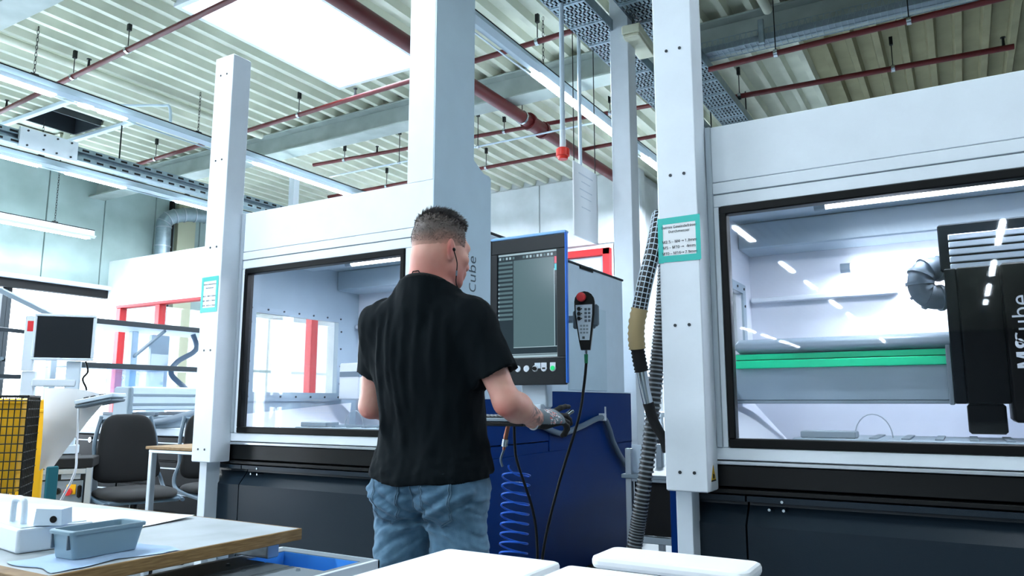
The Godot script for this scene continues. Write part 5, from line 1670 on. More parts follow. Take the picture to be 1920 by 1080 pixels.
func smin(x: float, y: float, kk: float) -> float:
	var h := maxf(kk - absf(x - y), 0.0) / kk
	return minf(x, y) - h * h * kk * 0.25

# surface nets of f over a box, added to g
func nets(g: Geo, f: Callable, lo: Vector3, hi: Vector3, h: float, colf = null) -> void:
	var B := 4
	var bx := int(ceil((hi.x - lo.x) / (h * B)))
	var by := int(ceil((hi.y - lo.y) / (h * B)))
	var bz := int(ceil((hi.z - lo.z) / (h * B)))
	var nx := bx * B + 1
	var ny := by * B + 1
	var nz := bz * B + 1
	var val := PackedFloat32Array()
	val.resize(nx * ny * nz)
	val.fill(1e6)
	var act := []
	var reach := h * B * 0.87 * 1.5 + 0.012
	for k in bz:
		for j in by:
			for i in bx:
				var c := lo + Vector3(i + 0.5, j + 0.5, k + 0.5) * (h * B)
				var dc: float = f.call(c)
				if absf(dc) > reach:
					continue
				act.append(Vector3i(i, j, k))
				for kk in B + 1:
					for jj in B + 1:
						var row := ((k * B + kk) * ny + j * B + jj) * nx + i * B
						for ii in B + 1:
							if val[row + ii] > 1e5:
								val[row + ii] = f.call(lo + Vector3(i * B + ii, j * B + jj, k * B + kk) * h)
	var vid := PackedInt32Array()
	vid.resize(nx * ny * nz)
	vid.fill(-1)
	var off := PackedInt32Array([0, 1, nx, nx + 1, nx * ny, nx * ny + 1, nx * ny + nx, nx * ny + nx + 1])
	var edges := [[0, 1], [2, 3], [4, 5], [6, 7], [0, 2], [1, 3], [4, 6], [5, 7], [0, 4], [1, 5], [2, 6], [3, 7]]
	var corner := []
	for q in 8:
		corner.append(Vector3(q & 1, (q >> 1) & 1, (q >> 2) & 1))
	var first := g.v.size()
	var cells := []
	for b in act:
		for kk in B:
			for jj in B:
				for ii in B:
					var x: int = b.x * B + ii
					var y: int = b.y * B + jj
					var z: int = b.z * B + kk
					var id := (z * ny + y) * nx + x
					var neg := 0
					for q in 8:
						if val[id + off[q]] < 0.0:
							neg += 1
					if neg == 0 or neg == 8:
						continue
					var s := Vector3.ZERO
					var n := 0
					for e in edges:
						var va := val[id + off[e[0]]]
						var vb := val[id + off[e[1]]]
						if (va < 0.0) != (vb < 0.0):
							var t := va / (va - vb)
							s += (corner[e[0]] as Vector3).lerp(corner[e[1]], t)
							n += 1
					var p := lo + (Vector3(x, y, z) + s / n) * h
					vid[id] = g.v.size()
					g.v.append(p)
					g.n.append(Vector3.ZERO)
					g.c.append(colf.call(p) if colf != null else Color.WHITE)
					cells.append(id)
	var st := PackedInt32Array([1, nx, nx * ny])
	for id in cells:
		var v0 := val[id]
		for ax in 3:
			var v1 := val[id + st[ax]]
			if (v0 < 0.0) == (v1 < 0.0):
				continue
			var u := st[(ax + 1) % 3]
			var w := st[(ax + 2) % 3]
			if id - u - w < 0:
				continue
			var q0 := vid[id]
			var q1 := vid[id - u]
			var q2 := vid[id - u - w]
			var q3 := vid[id - w]
			if q1 < 0 or q2 < 0 or q3 < 0:
				continue
			if v0 < 0.0:
				g.idx.append_array([q0, q2, q1, q0, q3, q2])
			else:
				g.idx.append_array([q0, q1, q2, q0, q2, q3])
	# smooth normals from the faces
	for t in range(0, g.idx.size(), 3):
		var i0 := g.idx[t]
		if i0 < first:
			continue
		var i1 := g.idx[t + 1]
		var i2 := g.idx[t + 2]
		var nn := (g.v[i2] - g.v[i0]).cross(g.v[i1] - g.v[i0])
		g.n[i0] += nn
		g.n[i1] += nn
		g.n[i2] += nn
	for i in range(first, g.v.size()):
		g.n[i] = g.n[i].normalized()

func lin(r: float, gg: float, b: float) -> Color:
	return Color(r, gg, b).srgb_to_linear()

# ---------------------------------------------------------------- the man at the console
const SH_R := Vector3(0.174, 1.45, 0.02)
const SH_L := Vector3(-0.17, 1.452, 0.02)
const EL_R := Vector3(0.3, 1.182, 0.015)
const EL_L := Vector3(-0.252, 1.17, -0.05)
const WR_R := Vector3(0.325, 1.122, -0.2)
const WR_L := Vector3(-0.2, 1.15, -0.3)
const HEAD := Vector3(0.05, 1.697, 0.003)

var torso_y := [0.86, 0.93, 1.02, 1.1, 1.2, 1.3, 1.4, 1.47, 1.55]
var torso_a := [0.196, 0.199, 0.19, 0.178, 0.181, 0.188, 0.186, 0.155, 0.085]
var torso_b := [0.143, 0.143, 0.132, 0.126, 0.126, 0.13, 0.122, 0.1, 0.07]
var torso_z := [-0.035, -0.035, -0.04, -0.04, -0.025, -0.01, 0.0, 0.01, 0.02]

func prof(arr: Array, y: float) -> float:
	var n := torso_y.size()
	if y <= torso_y[0]:
		return arr[0]
	for i in n - 1:
		if y < torso_y[i + 1]:
			var t: float = (y - torso_y[i]) / (torso_y[i + 1] - torso_y[i])
			return cubic_interpolate(arr[i], arr[i + 1], arr[maxi(i - 1, 0)], arr[mini(i + 2, n - 1)], t)
	return arr[n - 1]

func torso_d(p: Vector3, grow: float) -> float:
	var a := prof(torso_a, p.y) + grow
	var b := prof(torso_b, p.y) + grow
	var z := p.z - prof(torso_z, p.y)
	var x := p.x
	var ax := absf(x) / a
	var az := absf(z) / b
	var k0 := pow(pow(ax, 2.4) + pow(az, 2.4), 1.0 / 2.4)
	var dd := (k0 - 1.0) * minf(a, b)
	return smax(dd, p.y - 1.605, 0.05)

func finger(f: Field, root: Vector3, dir: Vector3, down: Vector3, lens: Array, bends: Array, r: float) -> void:
	var p := root
	var d := dir.normalized()
	var ang := 0.0
	for i in lens.size():
		ang += bends[i]
		var dd := (d * cos(ang) + down * sin(ang)).normalized()
		var q: Vector3 = p + dd * lens[i]
		f.cap(p, q, r * (1.0 - 0.08 * i), r * (0.92 - 0.08 * i), 0.004)
		p = q

func hand_field(wr: Vector3, fwd: Vector3, back: Vector3, side: float, bends: Array, grow: float) -> Field:
	# back: direction out of the back of the hand; side +1: right hand
	var f := Field.new()
	var z := fwd.normalized()
	var y := (back - z * back.dot(z)).normalized()
	var x := z.cross(y).normalized()   # towards the little finger on a right hand that points forward, palm down
	x *= side
	f.cap(wr - z * 0.03, wr + z * 0.02, 0.027 + grow, 0.029 + grow, 0.02)
	f.cap(wr + z * 0.02 - x * 0.012, wr + z * 0.085 - x * 0.028, 0.02 + grow, 0.0135 + grow, 0.02)
	f.cap(wr + z * 0.02, wr + z * 0.088 - x * 0.006, 0.021 + grow, 0.014 + grow, 0.02)
	f.cap(wr + z * 0.02 + x * 0.01, wr + z * 0.084 + x * 0.015, 0.02 + grow, 0.0135 + grow, 0.02)
	f.cap(wr + z * 0.018 + x * 0.015, wr + z * 0.076 + x * 0.033, 0.019 + grow, 0.0125 + grow, 0.02)
	var spread := [-0.12, -0.02, 0.06, 0.16]
	var roots := [wr + z * 0.088 - x * 0.029, wr + z * 0.092 - x * 0.007, wr + z * 0.088 + x * 0.015, wr + z * 0.078 + x * 0.034]
	var lens := [[0.044, 0.026, 0.022], [0.048, 0.029, 0.023], [0.045, 0.027, 0.022], [0.035, 0.021, 0.019]]
	for i in 4:
		finger(f, roots[i], z + x * spread[i], -y, lens[i], bends[i], 0.0088 + grow)
	# thumb leaves the side of the palm near its base
	var t0 := wr + z * 0.03 - x * 0.026 - y * 0.006
	var t1 := t0 + (z * 0.75 - x * 0.6 - y * 0.25).normalized() * 0.04
	var t2 := t1 + (z * 0.9 - x * 0.3 - y * 0.2).normalized() * 0.033
	var t3 := t2 + (z * 0.98 - x * 0.05 - y * 0.2).normalized() * 0.026
	f.chain([t0, t1, t2, t3], [0.016 + grow, 0.012 + grow, 0.0108 + grow, 0.009 + grow], 0.012)
	return f

var cloth_noise := FastNoiseLite.new()
var skin_noise := FastNoiseLite.new()

func ridge(x: float, c: float, w: float) -> float:
	var q := (x - c) / w
	return exp(-q * q)

func shirt_fold(p: Vector3) -> float:
	var s := 0.0
	var y := p.y
	if p.z > -0.06:
		# long drapes hanging from the shoulder blades
		var lines := [[-0.135, -0.125, 0.011, 0.006, 1.5, 1.05], [-0.1, -0.075, 0.009, 0.006, 1.52, 1.2], [-0.075, -0.035, 0.01, 0.007, 1.47, 1.0], [-0.03, -0.02, 0.012, 0.005, 1.5, 1.15], [0.03, 0.015, 0.013, 0.005, 1.51, 1.2], [0.075, 0.085, 0.011, 0.006, 1.5, 1.3], [0.115, 0.13, 0.012, 0.007, 1.46, 1.28], [-0.155, -0.05, 0.016, 0.006, 1.15, 0.95], [0.15, 0.05, 0.018, 0.004, 1.25, 1.0]]
		for l in lines:
			var t: float = (l[4] - y) / (l[4] - l[5])
			var env := clampf(t * 4.0, 0, 1) * clampf((1.3 - t) * 2.0, 0, 1)
			if env > 0.0:
				s += l[3] * env * ridge(p.x, lerpf(l[0], l[1], t) + 0.006 * sin(y * 14.0), l[2] * (0.8 + 0.5 * clampf(t, 0, 1)))
	s += 0.006 * cloth_noise.get_noise_3d(p.x * 900.0, p.y * 260.0, p.z * 700.0)
	s += 0.0035 * cloth_noise.get_noise_3d(p.x * 500.0 + 90.0, p.y * 1500.0, p.z * 500.0) * clampf((1.08 - y) * 8.0, 0.15, 1.0)
	return s

func person() -> void:
	cloth_noise.seed = 3
	cloth_noise.frequency = 0.02
	cloth_noise.fractal_octaves = 2
	skin_noise.seed = 9
	skin_noise.frequency = 0.02
	skin_noise.fractal_octaves = 3
	var weave := noise_tex(0.3, Color(0.75, 0.75, 0.75), Color(1, 1, 1), 2)
	var denim_t := noise_tex(0.25, Color(0.72, 0.74, 0.76), Color(1.0, 1.0, 1.0), 4, 256, 5)
	mat("skin", Color(1, 1, 1), 0.5, 0, {"vc": true, "sss": 0.08})
	mat("shirt", Color(0.035, 0.066, 0.082), 0.92, 0, {"spec": 0.25, "rim": 0.07, "bump": weave, "bump_cm": 0.02, "scale": 14.0})
	mat("shirt_rib", Color(0.022, 0.03, 0.036), 0.95)
	mat("denim", Color(1, 1, 1), 0.9, 0, {"vc": true, "tex": denim_t, "scale3": Vector3(16, 5, 16), "rim": 0.2, "world": false})
	mat("thread", Color(0.36, 0.47, 0.55), 0.8)
	mat("hair", Color(1, 1, 1), 0.6, 0, {"vc": true, "rim": 0.4})
	mat("glove", Color(1, 1, 1), 0.75, 0, {"vc": true})
	mat("shoe", Color(0.05, 0.05, 0.055), 0.6)
	mat("sole", Color(0.7, 0.7, 0.68), 0.7)
	mat("eye_white", Color(0.9, 0.9, 0.88), 0.3)
	var t := thing("person", "man seen from behind in black t-shirt and blue jeans, gloved hand reaching right", "person", Vector3(-1.56, 0, -2.07), deg_to_rad(8))

	# ---- skin: head and neck, arms, hands, hidden trunk, as one mesh
	var hb := Basis(Vector3.UP, deg_to_rad(-27)) * Basis(Vector3.RIGHT, deg_to_rad(-7))
	var hx := Transform3D(hb, HEAD)
	var hinv := hx.affine_inverse()
	var hf := Field.new()
	hf.ell(Vector3(0, 0.03, 0.014), Vector3(0.077, 0.09, 0.098), 0.03)
	hf.ell(Vector3(0, -0.035, -0.03), Vector3(0.064, 0.08, 0.064), 0.03)
	hf.ell(Vector3(0, -0.03, 0.045), Vector3(0.06, 0.06, 0.055), 0.03)
	hf.cap(Vector3(-0.048, -0.07, 0.0), Vector3(-0.016, -0.1, -0.062), 0.02, 0.018, 0.03)
	hf.cap(Vector3(0.048, -0.07, 0.0), Vector3(0.016, -0.1, -0.062), 0.02, 0.018, 0.03)
	hf.ell(Vector3(0, -0.1, -0.07), Vector3(0.024, 0.02, 0.018), 0.02)
	hf.cap(Vector3(-0.034, 0.022, -0.078), Vector3(0.034, 0.022, -0.078), 0.012, 0.012, 0.02)
	hf.ell(Vector3(-0.045, -0.025, -0.062), Vector3(0.02, 0.016, 0.018), 0.02)
	hf.ell(Vector3(0.045, -0.025, -0.062), Vector3(0.02, 0.016, 0.018), 0.02)
	hf.cap(Vector3(0, 0.008, -0.088), Vector3(0, -0.034, -0.108), 0.009, 0.013, 0.012)
	hf.ell(Vector3(-0.012, -0.04, -0.098), Vector3(0.009, 0.007, 0.01), 0.008)
	hf.ell(Vector3(0.012, -0.04, -0.098), Vector3(0.009, 0.007, 0.01), 0.008)
	hf.cap(Vector3(-0.018, -0.066, -0.088), Vector3(0.018, -0.066, -0.088), 0.006, 0.006, 0.006)
	hf.cap(Vector3(-0.015, -0.077, -0.086), Vector3(0.015, -0.077, -0.086), 0.0065, 0.0065, 0.006)
	for s in [-1.0, 1.0]:
		var eb := Basis(Vector3.UP, s * 0.42) * Basis(Vector3.RIGHT, 0.18)
		hf.ell(Vector3(s * 0.08, -0.008, 0.018), Vector3(0.0085, 0.034, 0.02), 0.006, eb)
		hf.ell(Vector3(s * 0.077, -0.034, 0.009), Vector3(0.007, 0.011, 0.009), 0.008, eb)
	var neck := Field.new()
	neck.cap(hx * Vector3(0, -0.045, 0.035), Vector3(0.022, 1.54, 0.03), 0.061, 0.068, 0.03)
	neck.cap(Vector3(0.022, 1.56, 0.03), Vector3(0.02, 1.5, 0.03), 0.068, 0.085, 0.03)
	neck.cap(Vector3(0.03, 1.55, 0.045), Vector3(0.12, 1.5, 0.03), 0.04, 0.03, 0.04)
	neck.cap(Vector3(0.01, 1.55, 0.045), Vector3(-0.1, 1.5, 0.03), 0.04, 0.03, 0.04)
	neck.cap(hx * Vector3(0, -0.05, 0.055), Vector3(0.004, 1.57, 0.048), 0.05, 0.05, 0.03)
	var head_d := func(p: Vector3) -> float:
		var q := hinv * p
		var dd := hf.d(q)
		# eye sockets, concha of the ears, mouth line
		for s in [-1.0, 1.0]:
			dd = smax(dd, -((q - Vector3(s * 0.032, 0.0, -0.1)).length() - 0.016), 0.012)
			var e: Vector3 = (q - Vector3(s * 0.091, -0.006, 0.011)) / Vector3(0.007, 0.019, 0.0105)
			dd = smax(dd, -(e.length() - 1.0) * 0.007, 0.003)
		dd = smax(dd, -((q - Vector3(clampf(q.x, -0.02, 0.02), -0.0715, -0.096)).length() - 0.0025), 0.004)
		return smin(dd, neck.d(p), 0.025)
	var skin_c := func(p: Vector3) -> Color:
		var q := hinv * p
		var n := skin_noise.get_noise_3dv(p * 900.0) * 0.5 + 0.5
		var c := lin(0.86, 0.66, 0.59).lerp(lin(0.83, 0.58, 0.52), n)
		# redder neck, ears and elbows
		var red := 0.0
		if p.y > 1.45:
			red = clampf(1.0 - absf(p.y - 1.6) / 0.09, 0, 1) * 0.6
			red = maxf(red, clampf((absf(q.x) - 0.074) / 0.008, 0, 1) * 0.9 * clampf(1.0 - absf(q.y + 0.01) / 0.06, 0, 1))
		red = maxf(red, clampf(1.0 - (p - EL_R - Vector3(0.0, -0.035, 0.03)).length() / 0.055, 0, 1) * 0.9)
		red = maxf(red, clampf(1.0 - (p - EL_L - Vector3(0.0, -0.035, 0.02)).length() / 0.05, 0, 1) * 0.9)
		c = c.lerp(lin(0.8, 0.42, 0.38), red)
		# tattoo on the right forearm
		var ft := (p - EL_R).dot(WR_R - EL_R) / (WR_R - EL_R).length_squared()
		if p.x > 0.2 and ft > 0.3 and p.y < 1.3:
			var tn := skin_noise.get_noise_3dv(p * 2600.0)
			var ink := clampf((tn + 0.1) * 5.0, 0, 1) * clampf((ft - 0.3) * 4.0, 0, 1) * clampf((p.y - lerpf(EL_R.y, WR_R.y, ft) + 0.035) * 40.0, 0, 1)
			c = c.lerp(lin(0.3, 0.32, 0.33), ink * 0.8)
		# lips
		if (q - Vector3(0, -0.071, -0.092)).length() < 0.022 and absf(q.y + 0.071) < 0.012:
			c = c.lerp(lin(0.72, 0.4, 0.38), 0.6)
		return c
	var g := Geo.new()
	nets(g, head_d, HEAD + Vector3(-0.17, -0.2, -0.15), HEAD + Vector3(0.14, 0.15, 0.17), 0.0036, skin_c)
	for sd in 2:
		var sh: Vector3 = SH_R if sd == 0 else SH_L
		var el: Vector3 = EL_R if sd == 0 else EL_L
		var wr: Vector3 = WR_R if sd == 0 else WR_L
		var af := Field.new()
		af.cap(sh + Vector3(0, 0.0, 0), sh.lerp(el, 0.45), 0.056, 0.051, 0.03)
		af.cap(sh.lerp(el, 0.45), el, 0.051, 0.04, 0.03)
		af.cap(el, el.lerp(wr, 0.3), 0.041, 0.0455, 0.03)
		af.cap(el.lerp(wr, 0.3), wr, 0.0455, 0.0285, 0.03)
		af.ell(el + Vector3(0, -0.012, 0.018), Vector3(0.022, 0.022, 0.02), 0.02)
		var lo := Vector3(minf(sh.x, minf(el.x, wr.x)), minf(el.y, wr.y), minf(el.z, wr.z)) - Vector3.ONE * 0.075
		var hi := Vector3(maxf(sh.x, maxf(el.x, wr.x)), sh.y, maxf(sh.z, el.z)) + Vector3.ONE * 0.075
		nets(g, func(p: Vector3) -> float: return af.d(p), lo, hi, 0.0068, skin_c)
	# right hand inside the glove, left hand bare on the keys
	var r_fwd := Vector3(0.5, 0.12, -0.9)
	var r_back := Vector3(0.35, 0.9, 0.25)
	var r_bends := [[-0.25, 0.25, 0.2], [0.2, 0.45, 0.35], [0.5, 0.8, 0.5], [0.65, 0.9, 0.6]]
	var l_bends := [[0.25, 0.5, 0.35], [0.3, 0.5, 0.4], [0.3, 0.55, 0.4], [0.35, 0.55, 0.4]]
	var rh := hand_field(WR_R, r_fwd, r_back, 1.0, r_bends, -0.0012)
	var lh := hand_field(WR_L, Vector3(0.12, 0.02, -1.0), Vector3(-0.1, 1, 0.1), -1.0, l_bends, 0.0)
	nets(g, func(p: Vector3) -> float: return rh.d(p), WR_R + Vector3(-0.1, -0.12, -0.23), WR_R + Vector3(0.12, 0.09, 0.06), 0.0045, skin_c)
	nets(g, func(p: Vector3) -> float: return lh.d(p), WR_L + Vector3(-0.1, -0.12, -0.23), WR_L + Vector3(0.12, 0.08, 0.06), 0.0038, skin_c)
	# trunk and legs under the clothes
	var bf := Field.new()
	for s in [-1.0, 1.0]:
		bf.chain([Vector3(s * 0.09, 0.9, -0.03), Vector3(s * 0.108, 0.5, -0.045), Vector3(s * 0.118, 0.1, -0.01)], [0.08, 0.05, 0.036], 0.03)
		bf.cap(Vector3(s * 0.118, 0.06, 0.02), Vector3(s * 0.135, 0.04, -0.15), 0.03, 0.026, 0.02)
	nets(g, func(p: Vector3) -> float: return smin(maxf(torso_d(p, -0.03), 0.9 - p.y), bf.d(p), 0.04), Vector3(-0.2, -0.02, -0.22), Vector3(0.2, 1.54, 0.14), 0.02, skin_c)
	part("body", g, M.skin, t)
	for s in [-1.0, 1.0]:
		var ec0 := Vector3(s * 0.032, 0.0, -0.0775)
		var eye := part("eye", Geo.new().sphere(hx * ec0, Vector3.ONE * 0.0115, 14, 10), M.eye_white, t)
		part("iris", Geo.new().sphere(hx * (ec0 + Vector3(0, -0.002, -0.0098)), Vector3(0.0045, 0.0045, 0.0045), 12, 8), M.ink, eye)
		var lid := Geo.new()
		lid.col = lin(0.82, 0.58, 0.52)
		var lf := func(u: float, w: float) -> Vector3:
			var az := lerpf(-1.35, 1.35, u)
			var al := lerpf(1.3, 0.22, w)
			return hx * (ec0 + Vector3(sin(az) * cos(al), sin(al), -cos(az) * cos(al)) * 0.0127)
		lid.grid(lf, 12, 6)
		var lf2 := func(u: float, w: float) -> Vector3:
			var az := lerpf(-1.35, 1.35, u)
			var al := lerpf(-1.3, -0.45, w)
			return hx * (ec0 + Vector3(sin(az) * cos(al), sin(al), -cos(az) * cos(al)) * 0.0125)
		lid.grid(lf2, 12, 6)
		part("eyelid", lid, M.skin, eye)
		var brow := Geo.new()
		brow.col = lin(0.3, 0.24, 0.2)
		brow.tube(spline([hx * Vector3(s * 0.014, 0.02, -0.0915), hx * Vector3(s * 0.03, 0.027, -0.089), hx * Vector3(s * 0.046, 0.022, -0.08)], 4), 0.0035, 6)
		part("eyebrow", brow, M.hair, t)

	# ---- hair: clipped shell that fades out, with strands on top
	var hair_t := func(q: Vector3) -> float:
		# thickness of the hair over the skull
		var up := smoothstep(-0.06, 0.05, q.y - 0.02 * smoothstep(0.05, 0.078, absf(q.x)))
		var th := lerpf(-0.003, 0.0055, up)
		var top := smoothstep(0.055, 0.105, q.y)
		th += top * 0.009
		var front := smoothstep(-0.055, -0.088, q.z)
		th += front * smoothstep(0.075, 0.1, q.y) * 0.012
		if q.z < -0.045:
			th -= smoothstep(0.098, 0.075, q.y) * smoothstep(-0.045, -0.062, q.z) * 0.02
		return th
	var hair_d := func(p: Vector3) -> float:
		var q := hinv * p
		var r := Vector3(0.077, 0.09, 0.098)
		var e := q - Vector3(0, 0.03, 0.014)
		var k0 := (e / r).length()
		var dd := k0 * (k0 - 1.0) / maxf((e / (r * r)).length(), 1e-5) if k0 > 0.05 else -0.07
		var e2 := q - Vector3(0, -0.03, 0.045)
		var k2 := e2.length() - 0.058
		dd = smin(dd, k2, 0.03)
		var th: float = hair_t.call(q)
		th += 0.0035 * skin_noise.get_noise_3dv(q * 2600.0) * smoothstep(0.03, 0.09, q.y)
		th += 0.0012 * skin_noise.get_noise_3dv(q * 5200.0) * smoothstep(-0.03, 0.02, q.y)
		return maxf(dd - th, -(dd + 0.02))
	var hair_c := func(p: Vector3) -> Color:
		var q := hinv * p
		var up := smoothstep(-0.026, 0.05, q.y - 0.02 * smoothstep(0.05, 0.078, absf(q.x)))
		var n := skin_noise.get_noise_3dv(q * 5000.0) * 0.5 + 0.5
		var c := lin(0.27, 0.235, 0.215).lerp(lin(0.42, 0.37, 0.34), n)
		return lin(0.78, 0.57, 0.5).lerp(c, clampf(up + (n - 0.5) * 0.25, 0.0, 1.0))
	var hg := Geo.new()
	nets(hg, hair_d, HEAD + Vector3(-0.13, -0.1, -0.14), HEAD + Vector3(0.13, 0.155, 0.15), 0.0034, hair_c)
	var hp := part("hair", hg, M.hair, t)
	var sg := Geo.new()
	rng.seed = 11
	var i_s := 0
	while i_s < 5200:
		var d := Vector3(rng.randfn(), rng.randfn(), rng.randfn()).normalized()
		if d.y < -0.25:
			continue
		var sp := d * Vector3(0.077, 0.09, 0.098) + Vector3(0, 0.03, 0.014)
		var th: float = hair_t.call(sp)
		if th < 0.002:
			continue
		i_s += 1
		var nrm := (d / Vector3(0.077, 0.09, 0.098)).normalized()
		var long := smoothstep(0.06, 0.105, sp.y)
		var ln := lerpf(0.0045, 0.02 + rng.randf() * 0.012, long)
		var lean := lerpf(-0.55, 0.0, long)
		var comb := (Vector3(rng.randfn() * 0.35, lean, -0.75 * long + rng.randfn() * 0.35))
		var b0 := sp + nrm * (th * 0.6)
		var dir := (nrm + comb * 0.7).normalized()
		var b1 := b0 + dir * ln * 0.6
		var b2 := b1 + (dir + comb * 0.5 + Vector3(0, -0.2, 0)).normalized() * ln * 0.5
		var base := lin(0.28, 0.245, 0.225).lerp(lin(0.7, 0.63, 0.57), rng.randf()).lerp(lin(0.7, 0.52, 0.46), 0.6 * smoothstep(0.03, -0.03, sp.y))
		sg.col = base
		var sd := dir.cross(Vector3(rng.randfn(), rng.randfn(), rng.randfn())).normalized() * lerpf(0.0005, 0.0011, long)
		var se := dir.cross(sd).normalized() * sd.length()
		var o := sg.v.size()
		for q in [b0 + sd, b0 - sd * 0.5 + se, b0 - sd * 0.5 - se, b1 + sd * 0.8, b1 - sd * 0.4 + se * 0.8, b1 - sd * 0.4 - se * 0.8, b2]:
			sg.v.append(hx * q)
			sg.n.append((hb * (nrm * 0.6 + (q - (b0 + b1) * 0.5).normalized() * 0.5)).normalized())
			sg.c.append(base)
		for k in 3:
			var k2 := (k + 1) % 3
			sg.idx.append_array([o + k, o + k2, o + 3 + k, o + k2, o + 3 + k2, o + 3 + k, o + 3 + k, o + 3 + k2, o + 6])
	tag(part("hair_strands", sg, M.hair, hp), "", "", "", "stuff")

	# ---- t-shirt
	var sf := Field.new()
	sf.cap(Vector3(0.03, 1.525, 0.03), SH_R + Vector3(0.008, -0.005, 0), 0.068, 0.068, 0.05)
	sf.cap(Vector3(0.01, 1.525, 0.03), SH_L + Vector3(-0.008, -0.005, 0), 0.068, 0.068, 0.05)
	sf.cap(Vector3(0.013, 1.5, 0.03), Vector3(0.013, 1.6, 0.036), 0.095, 0.083, 0.04)
	var slv := [Field.new(), Field.new()]
	var ends := []
	for sd in 2:
		var sh: Vector3 = SH_R if sd == 0 else SH_L
		var el: Vector3 = EL_R if sd == 0 else EL_L
		var e := sh.lerp(el, 0.66 if sd == 0 else 0.62)
		var bulge := Vector3(0.012 if sd == 0 else -0.006, 0, 0)
		slv[sd].cap(sh, e + bulge + (el - sh) * 0.3, 0.07, 0.071 if sd == 0 else 0.062, 0.05)
		ends.append([e + bulge, (el - sh).normalized()])
	var shirt_d := func(p: Vector3) -> float:
		var dd := smin(torso_d(p, 0.008 + 0.008 * smoothstep(1.05, 0.94, p.y)), sf.d(p), 0.045)
		# sleeves with open cuffs
		for k in 2:
			var en: Array = ends[k]
			if p.x * (1.0 if k == 0 else -1.0) < 0.05:
				continue
			var sl: float = slv[k].d(p)
			if sl > 0.12:
				continue
			var al: float = (p - en[0]).dot(en[1])
			var sh: Vector3 = SH_R if k == 0 else SH_L
			var el: Vector3 = EL_R if k == 0 else EL_L
			var ax := (el - sh).normalized()
			var rad := ((p - sh) - ax * (p - sh).dot(ax)).length()
			sl = maxf(sl, al + 0.004 * sin(p.z * 60.0))
			if al > -0.04:
				sl = maxf(sl, (0.056 if k == 0 else 0.049) - rad)
			dd = smin(dd, sl, 0.04)
		dd -= shirt_fold(p)
		# hem, a little lower in the middle of the back
		var hem := 0.917 + 0.018 * (p.x * p.x) / 0.04 + 0.004 * sin(p.x * 30.0) + (0.012 if p.z < -0.05 else 0.0)
		dd = maxf(dd, hem - p.y)
		# neck opening
		var nq := p - Vector3(0.014, maxf(minf(p.y, 1.7), 1.575), 0.034)
		dd = smax(dd, -(nq.length() - 0.0745), 0.008)
		dd = maxf(dd, p.y - (1.592 + 0.36 * (p.z - 0.09)))
		return dd
	var tg := Geo.new()
	nets(tg, shirt_d, Vector3(-0.36, 0.89, -0.22), Vector3(0.38, 1.62, 0.17), 0.0062)
	var ts := part("t_shirt", tg, M.shirt, t)
	# collar band round the neck
	var cp := []
	for k in 41:
		var an := TAU * k / 40
		cp.append(Vector3(0.014 + cos(an) * 0.079, 1.57 + 0.027 * sin(an), 0.035 + sin(an) * 0.079))
	part("collar", Geo.new().tube(cp, 0.0095, 10, false), M.shirt_rib, ts)
	part("hanger_loop", Geo.new().tube([Vector3(-0.005, 1.6, 0.113), Vector3(0.0, 1.612, 0.11), Vector3(0.02, 1.613, 0.11), Vector3(0.03, 1.6, 0.113)], 0.002, 6), M.shirt_rib, ts)

	# ---- jeans
	var jf := Field.new()
	for s in [-1.0, 1.0]:
		jf.chain([Vector3(s * 0.097, 0.885, -0.035), Vector3(s * 0.108, 0.7, -0.04), Vector3(s * 0.113, 0.5, -0.045), Vector3(s * 0.12, 0.28, -0.015), Vector3(s * 0.124, 0.075, -0.005)], [0.104, 0.09, 0.073, 0.07, 0.066], 0.03)
		jf.ell(Vector3(s * 0.084, 0.885, 0.03), Vector3(0.092, 0.095, 0.078), 0.045)
	var jeans_d := func(p: Vector3) -> float:
		var dd := jf.d(p)
		var w := torso_d(Vector3(p.x, maxf(p.y, 0.9), p.z), -0.012)
		w = smax(w, 0.86 - p.y, 0.06)
		var cr0 := (Vector2(p.x * 0.7, p.y - 0.87) ).length() - 0.062
		w = smin(w, smax(cr0, absf(p.z + 0.03) - 0.075, 0.04), 0.04)
		dd = smin(dd, w, 0.05)
		# creases: under the seat, across the thighs, from the crotch
		var n := cloth_noise.get_noise_3d(p.x * 420.0, p.y * 1500.0 + absf(p.x) * 900.0, p.z * 300.0)
		dd -= 0.0085 * n * smoothstep(1.0, 0.86, p.y)
		var cr := absf(p.x)
		var yb := 0.795 - 0.15 * (cr - 0.08)
		dd += 0.014 * ridge(p.y, yb, 0.012) * smoothstep(0.16, 0.1, cr) * smoothstep(-0.04, 0.02, p.z)
		dd -= 0.007 * ridge(p.y, yb - 0.026, 0.014) * smoothstep(0.17, 0.1, cr)
		dd -= 0.008 * ridge(p.y, 0.835 + 0.55 * (cr - 0.08), 0.012) * smoothstep(0.02, 0.05, p.z)
		dd += 0.011 * ridge(p.y, 0.862 + 0.6 * (cr - 0.08), 0.01) * smoothstep(0.16, 0.11, cr)
		dd += 0.009 * ridge(p.y, 0.898 + 0.35 * (cr - 0.05), 0.009) * smoothstep(0.14, 0.1, cr)
		dd += 0.008 * ridge(p.y, 0.815 + 0.5 * (cr - 0.08), 0.009) * smoothstep(0.02, 0.05, p.z)
		dd += 0.01 * ridge(p.x, 0.0, 0.012) * smoothstep(0.93, 0.86, p.y) * smoothstep(0.0, 0.04, p.z)
		dd = maxf(dd, p.y - 0.992)
		dd = maxf(dd, 0.055 - p.y)
		return dd
